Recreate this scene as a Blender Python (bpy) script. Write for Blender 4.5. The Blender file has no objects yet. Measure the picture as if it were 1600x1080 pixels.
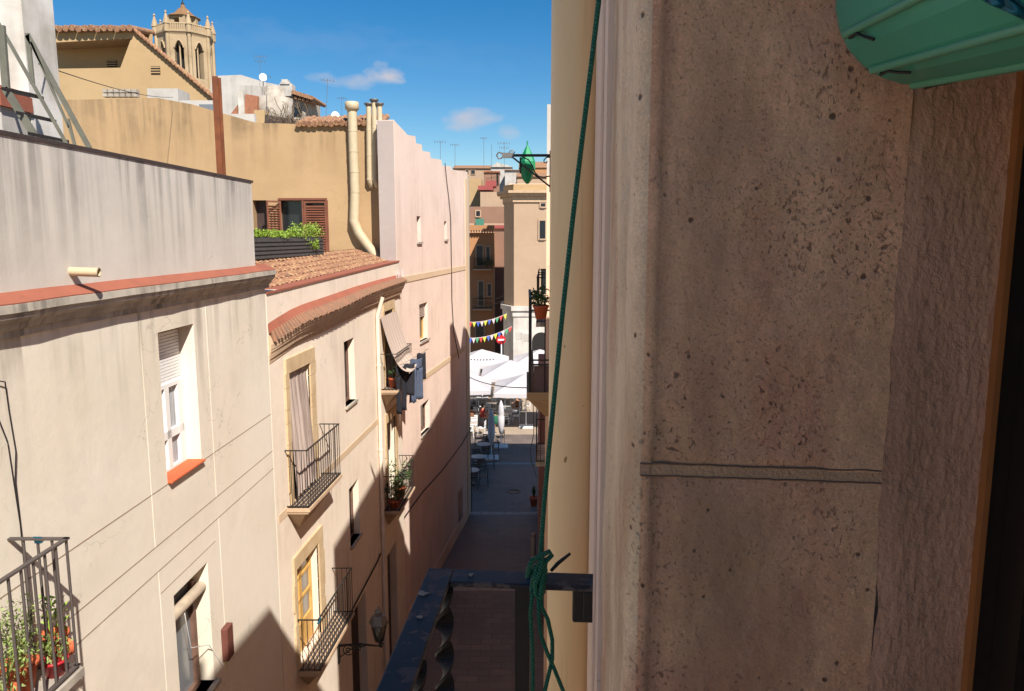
import bpy, bmesh, math, random
from mathutils import Vector, noise
random.seed(7)
R = math.radians
H = 12.1                                   # eye height above the street
F = 1180.0; TH = math.atan(170/1180); CT = math.cos(TH); ST = math.sin(TH)
sc = bpy.context.scene
COL = sc.collection
# ------------------------------------------------------------ camera
cd = bpy.data.cameras.new('camera'); cam = bpy.data.objects.new('camera', cd); COL.objects.link(cam)
cam.location = (0, 0, H); cam.rotation_euler = (R(90)-TH, 0, 0)
cd.sensor_width = 36; cd.lens = F/1600*36; cd.clip_start = .02; cd.clip_end = 3000
sc.camera = cam
# ------------------------------------------------------------ sun + sky
SD = Vector((-.476, .85, -1)).normalized()
sd = bpy.data.lights.new('sun', 'SUN'); sun = bpy.data.objects.new('sun', sd); COL.objects.link(sun)
sd.energy = 4.1; sd.angle = R(.55); sd.color = (1, .945, .87)
sun.rotation_euler = SD.to_track_quat('-Z', 'Y').to_euler()
sun.location = (10, -20, 40)
W = bpy.data.worlds.new('World'); sc.world = W; W.use_nodes = True
wn = W.node_tree.nodes; wl = W.node_tree.links
bg = wn['Background']
sky = wn.new('ShaderNodeTexSky'); sky.sky_type = 'NISHITA'; sky.sun_disc = False
sky.sun_elevation = R(45.8); sky.sun_rotation = R(150.8); sky.air_density = 1.0; sky.dust_density = 0.0; sky.ozone_density = 2.5
bg.inputs[1].default_value = .057
def wmath(op, a, b=None, clamp=False):
    n = wn.new('ShaderNodeMath'); n.operation = op; n.use_clamp = clamp
    for i, v in enumerate((a, b)):
        if v is None: continue
        if hasattr(v, 'links'): wl.new(v, n.inputs[i])
        else: n.inputs[i].default_value = v
    return n.outputs[0]
tc = wn.new('ShaderNodeTexCoord')
sep = wn.new('ShaderNodeSeparateXYZ'); wl.new(tc.outputs['Generated'], sep.inputs[0])
nz = wn.new('ShaderNodeTexNoise'); nz.inputs['Scale'].default_value = 26; nz.inputs['Detail'].default_value = 7
mp = wn.new('ShaderNodeMapping'); mp.inputs['Scale'].default_value = (1, 1, 2.2)
wl.new(tc.outputs['Generated'], mp.inputs[0]); wl.new(mp.outputs[0], nz.inputs['Vector'])
nf = wmath('SUBTRACT', nz.outputs[0], .5)
def ray(px, py):
    x = (px-800)/F; z = (540-py)/F
    return Vector((x, CT+z*ST, -ST+z*CT))
total = None
# small clouds: direction, width, height (in direction units), strength
for (px, py, w, h, s) in ((602, 119, .030, .016, 1.0), (560, 126, .055, .010, .55), (735, 187, .040, .016, .75), (795, 205, .016, .012, .5),
                          (480, 62, .16, .02, .07), (700, 90, .2, .02, .03)):
    d = ray(px, py).normalized()
    dx = wmath('DIVIDE', wmath('SUBTRACT', sep.outputs[0], d.x), w)
    dz = wmath('DIVIDE', wmath('SUBTRACT', sep.outputs[2], d.z), h)
    r2 = wmath('ADD', wmath('MULTIPLY', dx, dx), wmath('MULTIPLY', dz, dz))
    v = wmath('SUBTRACT', 1.0, r2)
    v = wmath('ADD', v, wmath('MULTIPLY', nf, 3.6))
    v = wmath('MULTIPLY', wmath('MULTIPLY', v, .8, True), s)
    v = wmath('MULTIPLY', v, wmath('GREATER_THAN', sep.outputs[1], 0))
    total = v if total is None else wmath('MAXIMUM', total, v)
hs = wn.new('ShaderNodeHueSaturation'); hs.inputs['Saturation'].default_value = 1.46; hs.inputs['Value'].default_value = .93
wl.new(sky.outputs[0], hs.inputs['Color'])
mx = wn.new('ShaderNodeMix'); mx.data_type = 'RGBA'
wl.new(total, mx.inputs[0]); wl.new(hs.outputs[0], mx.inputs[6]); mx.inputs[7].default_value = (5.0, 5.0, 5.6, 1)
wl.new(mx.outputs[2], bg.inputs[0])
sc.view_settings.view_transform = 'Standard'; sc.view_settings.look = 'None'
sc.view_settings.exposure = 1.04; sc.view_settings.gamma = 1
sc.cycles.max_bounces = 10; sc.cycles.diffuse_bounces = 8; sc.cycles.use_denoising = True

# ------------------------------------------------------------ materials
def lin(c):
    return tuple((v/12.92 if v <= .04045 else ((v+.055)/1.055)**2.4) for v in c)
def rgb(r, g, b): return lin((r/255, g/255, b/255))
class NT:
    def __init__(s, name):
        s.m = bpy.data.materials.new(name); s.m.use_nodes = True
        s.n = s.m.node_tree.nodes; s.l = s.m.node_tree.links; s.b = s.n['Principled BSDF']
        s.g = s.n.new('ShaderNodeNewGeometry')
    def pos(s, scale=(1, 1, 1)):
        m = s.n.new('ShaderNodeMapping'); m.inputs['Scale'].default_value = scale
        s.l.new(s.g.outputs['Position'], m.inputs[0]); return m.outputs[0]
    def noise(s, scale, detail=4, vec=None, rough=.55):
        t = s.n.new('ShaderNodeTexNoise'); t.inputs['Scale'].default_value = scale
        t.inputs['Detail'].default_value = detail; t.inputs['Roughness'].default_value = rough
        s.l.new(vec if vec is not None else s.g.outputs['Position'], t.inputs['Vector']); return t.outputs[0]
    def vor(s, scale, vec=None, out='Distance', rnd=1):
        t = s.n.new('ShaderNodeTexVoronoi'); t.inputs['Scale'].default_value = scale; t.inputs['Randomness'].default_value = rnd
        s.l.new(vec if vec is not None else s.g.outputs['Position'], t.inputs['Vector']); return t.outputs[out]
    def ramp(s, fac, a, b, ca=0., cb=1.):
        t = s.n.new('ShaderNodeMapRange'); t.clamp = True
        for i, v in ((1, a), (2, b), (3, ca), (4, cb)): t.inputs[i].default_value = v
        s.l.new(fac, t.inputs[0]); return t.outputs[0]
    def math(s, op, a, b=None, clamp=False):
        t = s.n.new('ShaderNodeMath'); t.operation = op; t.use_clamp = clamp
        for i, v in enumerate((a, b)):
            if v is None: continue
            if hasattr(v, 'links'): s.l.new(v, t.inputs[i])
            else: t.inputs[i].default_value = v
        return t.outputs[0]
    def mix(s, fac, a, b, blend='MIX'):
        t = s.n.new('ShaderNodeMix'); t.data_type = 'RGBA'; t.blend_type = blend
        for i, v in ((0, fac), (6, a), (7, b)):
            if hasattr(v, 'links'): s.l.new(v, t.inputs[i])
            elif i == 0: t.inputs[0].default_value = v
            else: t.inputs[i].default_value = tuple(v)+(1,) if len(v) == 3 else v
        return t.outputs[2]
    def col(s, c):
        if hasattr(c, 'links'): s.l.new(c, s.b.inputs['Base Color'])
        else: s.b.inputs['Base Color'].default_value = tuple(c)+(1,)
    def bump(s, h, strength=.3, dist=.01):
        t = s.n.new('ShaderNodeBump'); t.inputs['Strength'].default_value = strength; t.inputs['Distance'].default_value = dist
        s.l.new(h, t.inputs['Height'])
        if getattr(s, 'lastb', None) is not None: s.l.new(s.lastb, t.inputs['Normal'])
        s.lastb = t.outputs[0]; s.l.new(t.outputs[0], s.b.inputs['Normal'])
    def rough(s, v): s.b.inputs['Roughness'].default_value = v
    def zpos(s):
        x = s.n.new('ShaderNodeSeparateXYZ'); s.l.new(s.g.outputs['Position'], x.inputs[0]); return x.outputs[2]
def plaster(name, c, stain=None, amt=.35, sc1=.9, streak=0., stc=None, ztop=None, zlen=1.5, bs=60, bst=.35, smear=5., mk=.08):
    t = NT(name); stain = stain or tuple(v*.72 for v in c)
    f = t.ramp(t.noise(sc1, 6), .38, .72, 0, amt)
    k = t.mix(f, c, stain)
    k = t.mix(t.ramp(t.noise(9, 5), .4, .7, 0, .22), k, tuple(v*.86 for v in c))
    k = t.mix(t.ramp(t.noise(2.3, 7, rough=.7), .52, .75, 0, .3), k, tuple(min(1, v*1.1) for v in c))
    if streak:
        sf = t.ramp(t.noise(1, 5, t.pos((smear, smear, .22)), .6), .45, .60, 0, streak)
        sf = t.math('MULTIPLY', sf, t.ramp(t.noise(.8, 4), .42, .62, mk, 1))
        if ztop is not None:
            sf = t.math('MULTIPLY', sf, t.ramp(t.zpos(), ztop-zlen, ztop, 0, 1))
            sf = t.math('MULTIPLY', sf, t.ramp(t.noise(1.3, 3), .3, .55, .3, 1))
        k = t.mix(sf, k, stc or rgb(120, 112, 104))
    v = t.n.new('ShaderNodeTexVoronoi'); v.feature = 'DISTANCE_TO_EDGE'; v.inputs['Scale'].default_value = .55
    a = t.n.new('ShaderNodeVectorMath'); a.operation = 'MULTIPLY_ADD'; nn = t.n.new('ShaderNodeTexNoise'); nn.inputs['Scale'].default_value = 1.6; nn.inputs['Detail'].default_value = 6
    t.l.new(t.g.outputs['Position'], nn.inputs['Vector']); t.l.new(nn.outputs['Color'], a.inputs[0]); a.inputs[1].default_value = (1.3, 1.3, 1.3); t.l.new(t.g.outputs['Position'], a.inputs[2]); t.l.new(a.outputs[0], v.inputs['Vector'])
    ck = t.math('MULTIPLY', t.ramp(v.outputs['Distance'], .0, .0045, .55, 0), t.ramp(t.noise(.7, 2), .5, .6))
    k = t.mix(ck, k, tuple(x*.45 for x in c))
    k = t.mix(t.math('MULTIPLY', t.ramp(t.noise(.9, 7, t.pos((1, 1, 1.3)), .6), .56, .58), .16), k, tuple(x*.8 for x in c))
    t.col(k); t.rough(.9)
    t.bump(t.noise(bs, 4), bst, .004); t.bump(t.noise(3, 3), .25, .02)
    return t.m
def simple(name, c, rough=.6, metal=0., var=.15, bs=40, bst=.15, scl=6):
    t = NT(name)
    t.col(t.mix(t.ramp(t.noise(scl, 5), .35, .7, 0, 1), c, tuple(v*(1-var) for v in c)))
    t.rough(rough); t.b.inputs['Metallic'].default_value = metal
    if bst: t.bump(t.noise(bs, 3), bst, .003)
    return t.m
M = {}
M['cream'] = plaster('cream_plaster', rgb(222, 211, 194), rgb(210, 198, 174), .6, .7, .8, rgb(120, 108, 88), H-.7, 1.6, 60, .35, 4, .3)
M['parapet'] = plaster('grey_parapet_render', rgb(204, 196, 184), rgb(180, 172, 160), .5, .8, .95, rgb(92, 88, 82), H+1.1, 1.6, 90, .5, 5, .6)
M['b2'] = plaster('pink_cream_plaster', rgb(226, 210, 190), rgb(216, 198, 176), .6, .8, .2, rgb(150, 130, 112))
M['pink'] = plaster('pale_pink_plaster', rgb(224, 200, 184), rgb(208, 184, 166), .7, .5, .3, rgb(170, 140, 122), None, 1.5, 50, .3, 3)
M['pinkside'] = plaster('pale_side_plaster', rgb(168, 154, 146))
M['ochre'] = plaster('ochre_plaster', rgb(172, 142, 104), rgb(148, 120, 84), .6, .55, .95, rgb(70, 56, 40), H+4.3, 2.6, 50, .4, 3, .5)
M['ochre2'] = plaster('ochre_gable_plaster', rgb(176, 148, 108), rgb(156, 126, 88), .5, .4)
M['band'] = plaster('buff_band_plaster', rgb(205, 178, 146))
M['stone'] = plaster('door_stone', rgb(198, 172, 134), rgb(160, 128, 90), .6, 3, bs=40, bst=.6)
M['sandstone'] = plaster('tower_sandstone', rgb(176, 154, 122), rgb(130, 106, 76), .5, .25, .4, rgb(110, 90, 62), None, 1.5, 6, .5, .5)
M['cornice'] = plaster('weathered_cornice', rgb(186, 176, 160), rgb(110, 102, 92), .7, 3, .6, rgb(60, 56, 50), None, 1, 50, .5, 9)
M['cornice2'] = plaster('buff_cornice', rgb(190, 162, 132), rgb(140, 116, 92), .5, 3)
M['terra'] = plaster('terracotta_coping', rgb(150, 86, 64), rgb(126, 74, 58), .6, 3, bs=50, bst=.4)
M['sill'] = plaster('terracotta_sill', rgb(196, 96, 56), rgb(172, 84, 50), .5, 5)
M['white'] = plaster('white_plaster', rgb(186, 180, 172), rgb(146, 138, 124), .5, .8, .35, rgb(120, 112, 100))
M['oldwhite'] = plaster('patchy_white_plaster', rgb(216, 211, 202), rgb(150, 138, 116), .75, 1.6, .3, rgb(120, 112, 100))
M['beige'] = plaster('beige_plaster', rgb(172, 146, 120), rgb(158, 130, 106), .5, .5, .3, rgb(140, 112, 88), H+5, 3, 30, .3, 1.5)
M['orange'] = plaster('orange_plaster', rgb(172, 124, 84), rgb(150, 104, 70), .5, .5)
M['brownwall'] = plaster('brown_plaster', rgb(140, 106, 86))
M['greystone'] = plaster('grey_base_stone', rgb(204, 196, 186), rgb(160, 150, 140), .7, 1.0, .3, rgb(100, 92, 84), None, 1, 12, .5, 2)
M['purple'] = plaster('dull_purple_cladding', rgb(128, 92, 88), rgb(104, 74, 74), .5, 2)
M['rowwall'] = plaster('row_plaster', rgb(228, 196, 164))
M['redwall'] = plaster('faded_red_wall', rgb(150, 74, 70))
M['concrete'] = plaster('rough_concrete', rgb(170, 160, 146), rgb(110, 100, 88), .7, 4)
M['brick'] = plaster('raw_brick', rgb(160, 104, 76), rgb(120, 84, 64), .8, 8)
M['iron'] = simple('dark_iron', rgb(48, 44, 42), .55, .3)
M['greyiron'] = simple('grey_painted_iron', rgb(82, 74, 70), .6, .1)
M['stairgrey'] = simple('greenish_grey_steel', rgb(112, 110, 96), .6, .1, .3)
M['rust'] = simple('rust_orange_steel', rgb(128, 72, 40), .8, .1, .4)
M['creampipe'] = simple('cream_vent_pipe', rgb(192, 174, 142), .5, 0, .12)
M['zinc'] = simple('dull_zinc', rgb(120, 118, 116), .5, .5)
M['whitepvc'] = simple('white_window_frame', rgb(226, 224, 220), .4, 0, .05)
M['brownwood'] = simple('brown_wood', rgb(116, 66, 44), .6, 0, .3)
M['oldwood'] = simple('weathered_wood', rgb(118, 88, 72), .7, 0, .4)
M['yellowwood'] = simple('yellow_varnished_wood', rgb(206, 160, 88), .5, 0, .25)
M['dark'] = simple('unlit_depth', rgb(30, 26, 24), .9, 0, .1)  # unlit depth of the room and of openings, painted as near black
M['darkdoor'] = simple('dark_door', rgb(62, 46, 40), .6, 0, .3)
M['black'] = simple('black_cable', rgb(28, 26, 26), .6, 0, .1)
M['slate'] = simple('dark_coping', rgb(66, 54, 50), .7, 0, .3)
M['pot'] = simple('terracotta_pot', rgb(188, 92, 54), .8, 0, .25)
M['redpot'] = simple('red_plastic_pot', rgb(170, 36, 44), .4, 0, .1)
M['soil'] = simple('soil', rgb(50, 38, 30), .95, 0, .2)
M['canvas'] = simple('white_canvas', rgb(184, 178, 178), .8, 0, .04)
M['greytext'] = simple('grey_print', rgb(110, 108, 112), .8)
M['chair'] = simple('dark_chair_metal', rgb(60, 52, 50), .5, .2)
M['tabletop'] = simple('pale_table_top', rgb(190, 176, 164), .4)
M['skin'] = simple('skin', rgb(196, 142, 112), .6, 0, .1)
M['hair'] = simple('dark_hair', rgb(46, 32, 26), .7)
M['greencloth'] = simple('green_cloth', rgb(30, 96, 66), .85)
M['redcloth'] = simple('red_cloth', rgb(150, 50, 42), .85)
M['browncloth'] = simple('brown_cloth', rgb(120, 80, 56), .85)
M['navy'] = simple('navy_cloth', rgb(20, 21, 30), .9)
M['blackcloth'] = simple('black_cloth', rgb(28, 28, 36), .9)
M['jeans'] = simple('faded_blue_denim', rgb(72, 82, 102), .9)
M['signred'] = simple('sign_red', rgb(190, 30, 36), .4, 0, .05)
M['signwhite'] = simple('sign_white', rgb(235, 235, 235), .4, 0, .03)
M['lantgreen'] = simple('green_lantern_cloth', rgb(0, 140, 90), .6, 0, .3)
M['copper'] = simple('green_shutter', rgb(60, 120, 100), .7)
M['flagy'] = simple('flag_yellow', rgb(206, 206, 70), .8); M['flagb'] = simple('flag_blue', rgb(70, 100, 180), .8)
M['flagr'] = simple('flag_red', rgb(196, 70, 66), .8); M['flagg'] = simple('flag_green', rgb(80, 160, 110), .8)
M['flagw'] = simple('flag_pale', rgb(210, 190, 190), .8)
M['wood_strip'] = simple('orange_wood_edge', rgb(150, 96, 50), .6, 0, .35, 80)
M['unlitframe'] = simple('unlit_wood_frame', rgb(26, 19, 16), .45, 0, .3)  # brown wood frame, its lack of light put into the colour
M['pigeon'] = simple('slate_feathers', rgb(70, 72, 80), .7)
def glass(name, c=(.02, .025, .03), rough=.06):
    t = NT(name); t.col(c); t.rough(rough); t.b.inputs['Specular IOR Level'].default_value = .8; return t.m
M['glass'] = glass('window_glass', (.012, .014, .016), .25); M['glassgrey'] = glass('curtained_glass', (.17, .18, .19), .15)
M['lampglass'] = glass('lamp_glass', (.16, .15, .13), .1)
def curtain(name, c, c2, sc=60, axis=(1, 1, .02)):
    t = NT(name); n = t.noise(1, 2, t.pos(tuple(sc*a for a in axis)))
    t.col(t.mix(t.ramp(n, .4, .6), c, c2)); t.rough(.9); t.bump(n, .6, .02); return t.m
M['curtain'] = curtain('grey_striped_curtain', rgb(178, 160, 148), rgb(140, 122, 112), 14)
M['awning'] = curtain('beige_striped_awning', rgb(206, 188, 172), rgb(150, 128, 116), 9, (0, 2, 0))
M['lace'] = curtain('white_lace', rgb(196, 196, 194), rgb(140, 142, 146), 20)
def louvre(name, c, scale=120):
    t = NT(name); w = t.n.new('ShaderNodeTexWave'); w.bands_direction = 'Z'; w.inputs['Scale'].default_value = scale/20
    t.l.new(t.g.outputs['Position'], w.inputs['Vector'])
    t.col(t.mix(t.ramp(w.outputs[1], .3, .7), tuple(v*.6 for v in c), c)); t.rough(.5); t.bump(w.outputs[1], .8, .02); return t.m
M['shutter'] = louvre('roller_shutter', rgb(226, 222, 214), 120)
M['oldshutter'] = louvre('old_roller_shutter', rgb(170, 150, 136), 120)
def leafmat(name, c):
    t = NT(name); oi = t.n.new('ShaderNodeObjectInfo')
    k = t.mix(t.ramp(t.noise(18, 3), .3, .7), tuple(v*.6 for v in c), tuple(min(1, v*1.5) for v in c))
    t.col(k); t.rough(.6); t.b.inputs['Subsurface Weight'].default_value = 0; return t.m
M['leaf'] = leafmat('bright_leaf', rgb(118, 142, 42)); M['leafdark'] = leafmat('dark_leaf', rgb(52, 76, 30))
M['leafpale'] = leafmat('pale_leaf', rgb(118, 134, 70))
def tiles(name):
    t = NT(name)
    c = t.vor(5, t.pos((1, 1, 1)), 'Color')
    k = t.mix(t.ramp(t.noise(7, 4), .35, .65), rgb(150, 108, 80), rgb(128, 88, 66))
    k = t.mix(t.ramp(t.noise(16, 4), .5, .65, 0, .9), k, rgb(178, 146, 102))
    k = t.mix(t.ramp(t.noise(11, 6), .58, .68, 0, .8), k, rgb(78, 70, 58))
    t.col(k); t.rough(.9); t.bump(t.noise(40, 4), .5, .01); return t.m
M['tile'] = tiles('clay_roof_tile')
M['oldtile'] = plaster('old_eave_tile', rgb(140, 100, 76), rgb(104, 88, 72), .8, 8, bs=40, bst=.6)
# pavement
def pavement():
    t = NT('stone_paving'); b = t.n.new('ShaderNodeTexBrick')
    for k, v in (('Scale', 1.0), ('Brick Width', .62), ('Row Height', .32), ('Mortar Size', .012)): b.inputs[k].default_value = v
    b.inputs['Color1'].default_value = (*rgb(118, 104, 96), 1); b.inputs['Color2'].default_value = (*rgb(98, 88, 82), 1); b.inputs['Mortar'].default_value = (*rgb(58, 52, 50), 1)
    t.l.new(t.g.outputs['Position'], b.inputs['Vector'])
    k = t.mix(t.ramp(t.noise(1.2, 5), .35, .7, 0, .95), b.outputs[0], rgb(92, 82, 78))
    k = t.mix(t.ramp(t.noise(.25, 2), .4, .6, 0, .5), k, rgb(124, 108, 98))
    t.col(k); t.rough(.65); t.bump(b.outputs[1], .4, -.006); t.bump(t.noise(20, 4), .2, .005); return t.m
M['paving'] = pavement()
M['sunlitpaving'] = plaster('sunlit_plaza_paving', rgb(160, 142, 122), rgb(142, 124, 106), .5, 1)  # paler copy of the paving, sunlight put into the colour
# jamb stone: pitted limestone
def jambstone(name, c, c2, c3, pit=1.0):
    t = NT(name)
    k = t.mix(t.ramp(t.noise(5, 6, t.pos((1, 1, .7)), .65), .38, .62), c, c2)
    k = t.mix(t.ramp(t.noise(9, 5, t.pos((1.3, 1.3, .35))), .48, .66, 0, .8), k, c3)
    k = t.mix(t.ramp(t.noise(60, 5, None, .7), .42, .72, 0, .45), k, tuple(v*.62 for v in c))
    k = t.mix(t.ramp(t.noise(28, 4), .55, .75, 0, .35), k, tuple(min(1, v*1.25) for v in c))
    zone = t.ramp(t.noise(5.5, 4, t.pos((1.2, 1.2, 1))), .42, .60)
    dp = t.n.new('ShaderNodeVectorMath'); dp.operation = 'ADD'
    dn = t.n.new('ShaderNodeTexNoise'); dn.inputs['Scale'].default_value = 90; t.l.new(t.g.outputs['Position'], dn.inputs['Vector'])
    sm = t.n.new('ShaderNodeVectorMath'); sm.operation = 'SCALE'; sm.inputs['Scale'].default_value = .0035
    t.l.new(dn.outputs['Color'], sm.inputs[0]); t.l.new(t.g.outputs['Position'], dp.inputs[0]); t.l.new(sm.outputs[0], dp.inputs[1])
    def pits(scale, keep, rad, hi=.10, lo=-.06):
        v = t.n.new('ShaderNodeTexVoronoi'); v.inputs['Scale'].default_value = scale; t.l.new(dp.outputs[0], v.inputs['Vector'])
        s = t.n.new('ShaderNodeSeparateColor'); t.l.new(v.outputs['Color'], s.inputs[0])
        on = t.math('GREATER_THAN', s.outputs[0], keep)
        rr = t.math('MULTIPLY', s.outputs[1], rad)
        m = t.n.new('ShaderNodeMapRange'); m.interpolation_type = 'SMOOTHSTEP'
        t.l.new(t.math('SUBTRACT', v.outputs['Distance'], rr), m.inputs[0])
        m.inputs[1].default_value = hi; m.inputs[2].default_value = lo; m.inputs[3].default_value = 0; m.inputs[4].default_value = 1
        return t.math('MULTIPLY', m.outputs[0], on)
    gr = t.noise(420, 3, None, .7)
    br = t.ramp(t.noise(210, 4, None, .7), .35, .62, .15, 1)
    p1 = t.math('MULTIPLY', t.ramp(t.noise(230, 2, t.pos((1, 1, .8)), .5), .585, .70), t.ramp(t.noise(4.5, 5, None, .6), .48, .62))
    p2 = t.math('MULTIPLY', t.ramp(t.noise(115, 2, None, .5), .635, .73), t.ramp(t.noise(6, 4, None, .6), .47, .60, .06, 1))
    p3 = t.math('MAXIMUM', pits(38, .90, .13, .05, -.05), pits(85, .86, .22, .10, -.06))
    pt_ = t.ramp(t.noise(2.6, 7, t.pos((1, 1, .55)), .62), .515, .535)
    k = t.mix(t.math('MULTIPLY', pt_, .45), k, tuple(v*.6 for v in c))
    wk = t.ramp(t.noise(1, 5, t.pos((30, 30, 2.5)), .6), .5, .7, 0, .35)
    p1 = t.math('MAXIMUM', p1, t.math('MULTIPLY', t.ramp(t.noise(340, 2, None, .5), .62, .72, 0, .6), t.ramp(t.noise(3, 5, None, .6), .40, .56, .1, 1)))
    p = t.math('MAXIMUM', t.math('MAXIMUM', t.math('MULTIPLY', p1, .8*pit), t.math('MULTIPLY', p2, .9*pit)), p3)
    k = t.mix(t.ramp(gr, .42, .64, 0, .42), k, tuple(v*.5 for v in c))
    k = t.mix(t.ramp(t.noise(300, 3, None, .6), .56, .68, 0, .4), k, tuple(min(1, v*1.25) for v in c))
    k = t.mix(t.ramp(t.noise(3.2, 5, t.pos((1.5, 1.5, .6)), .6), .5, .66, 0, .8), k, rgb(172, 138, 108))
    k = t.mix(t.ramp(t.noise(4.1, 5, t.pos((1.2, 1.2, .8)), .6), .54, .68, 0, .7), k, rgb(188, 132, 108))
    k = t.mix(wk, k, tuple(v*.7 for v in c))
    k = t.mix(t.math('MULTIPLY', p, .82), k, rgb(66, 42, 32))
    t.col(k); t.rough(.85)
    t.bump(t.noise(130, 5, None, .7), .5, .0022); t.bump(t.noise(22, 4), .5, .007); t.bump(t.math('SUBTRACT', 1, p), .5, .003)
    return t.m
M['jamb'] = jambstone('pitted_limestone', rgb(238, 190, 154), rgb(216, 178, 140), rgb(206, 148, 120))
M['jamblit'] = jambstone('lit_limestone_edge', rgb(240, 214, 180), rgb(232, 208, 170), rgb(222, 192, 160), .7)  # smoother edge of the jamb stone, light painted in as a paler tone
def roughpl():
    t = NT('rough_pink_plaster')
    k = t.mix(t.ramp(t.noise(7, 6, t.pos((1, 1, .5))), .4, .65), rgb(204, 162, 136), rgb(174, 138, 114))
    n1 = t.noise(120, 6, t.pos((1.3, 1.3, .8)), .7)
    k = t.mix(t.ramp(n1, .55, .75, 0, .5), k, rgb(212, 166, 138))
    k = t.mix(t.ramp(n1, .45, .3, 0, .5), k, rgb(126, 94, 80))
    t.col(k); t.rough(.9); t.bump(n1, .9, .005); t.bump(t.noise(260, 4), .6, .0015); return t.m
M['roughpl'] = roughpl()
M['ownfacade'] = plaster('own_pink_plaster', rgb(230, 206, 186), rgb(214, 190, 170), .3, 2)
def nearpipe():
    t = NT('aged_cream_pvc')
    k = t.mix(t.ramp(t.noise(2.5, 4, t.pos((3, 3, .8))), .4, .7, 0, .6), rgb(238, 208, 158), rgb(220, 190, 142))
    k = t.mix(t.ramp(t.noise(38, 2, t.pos((1, 1, .6))), .73, .76, 0, .8), k, rgb(120, 80, 40))
    k = t.mix(t.ramp(t.noise(1, 4, t.pos((60, 60, 1.2))), .6, .75, 0, .35), k, rgb(180, 140, 90))
    t.col(k); t.rough(.42); t.bump(t.noise(60, 3), .08, .002); return t.m
M['nearpipe'] = nearpipe()
def bluerail():
    t = NT('chipped_blue_paint')
    k = t.mix(t.ramp(t.noise(20, 4), .35, .7), rgb(12, 15, 30), rgb(17, 22, 38))
    chip = t.ramp(t.noise(26, 5, None, .6),   .545, .575)
    k = t.mix(chip, k, rgb(84, 78, 78)); t.col(k)
    t.l.new(t.ramp(chip, 0, 1, .55, .85), t.b.inputs['Roughness']); t.bump(chip, .5, -.001); return t.m
M['bluerail'] = bluerail()
M['twist'] = simple('dark_blue_iron', rgb(16, 17, 22), .5, .0)
M['tealpl'] = simple('teal_plastic', rgb(60, 150, 128), .38, 0, .35, 60, .1, 5)
M['tealedge'] = simple('pale_teal_rib', rgb(84, 150, 124), .4, 0, .1)
def rope(name, c):
    t = NT(name); w = t.n.new('ShaderNodeTexWave'); w.bands_direction = 'DIAGONAL'; w.inputs['Scale'].default_value = 95; w.inputs['Distortion'].default_value = 2.5; w.inputs['Detail'].default_value = 3
    t.l.new(t.g.outputs['Position'], w.inputs['Vector'])
    t.col(t.mix(w.outputs[1], tuple(v*.5 for v in c), c)); t.rough(.6); t.bump(w.outputs[1], 1, .003); return t.m
M['cord'] = rope('green_cord', rgb(10, 120, 96)); M['bluerope'] = rope('blue_rope', rgb(10, 110, 140))

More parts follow.
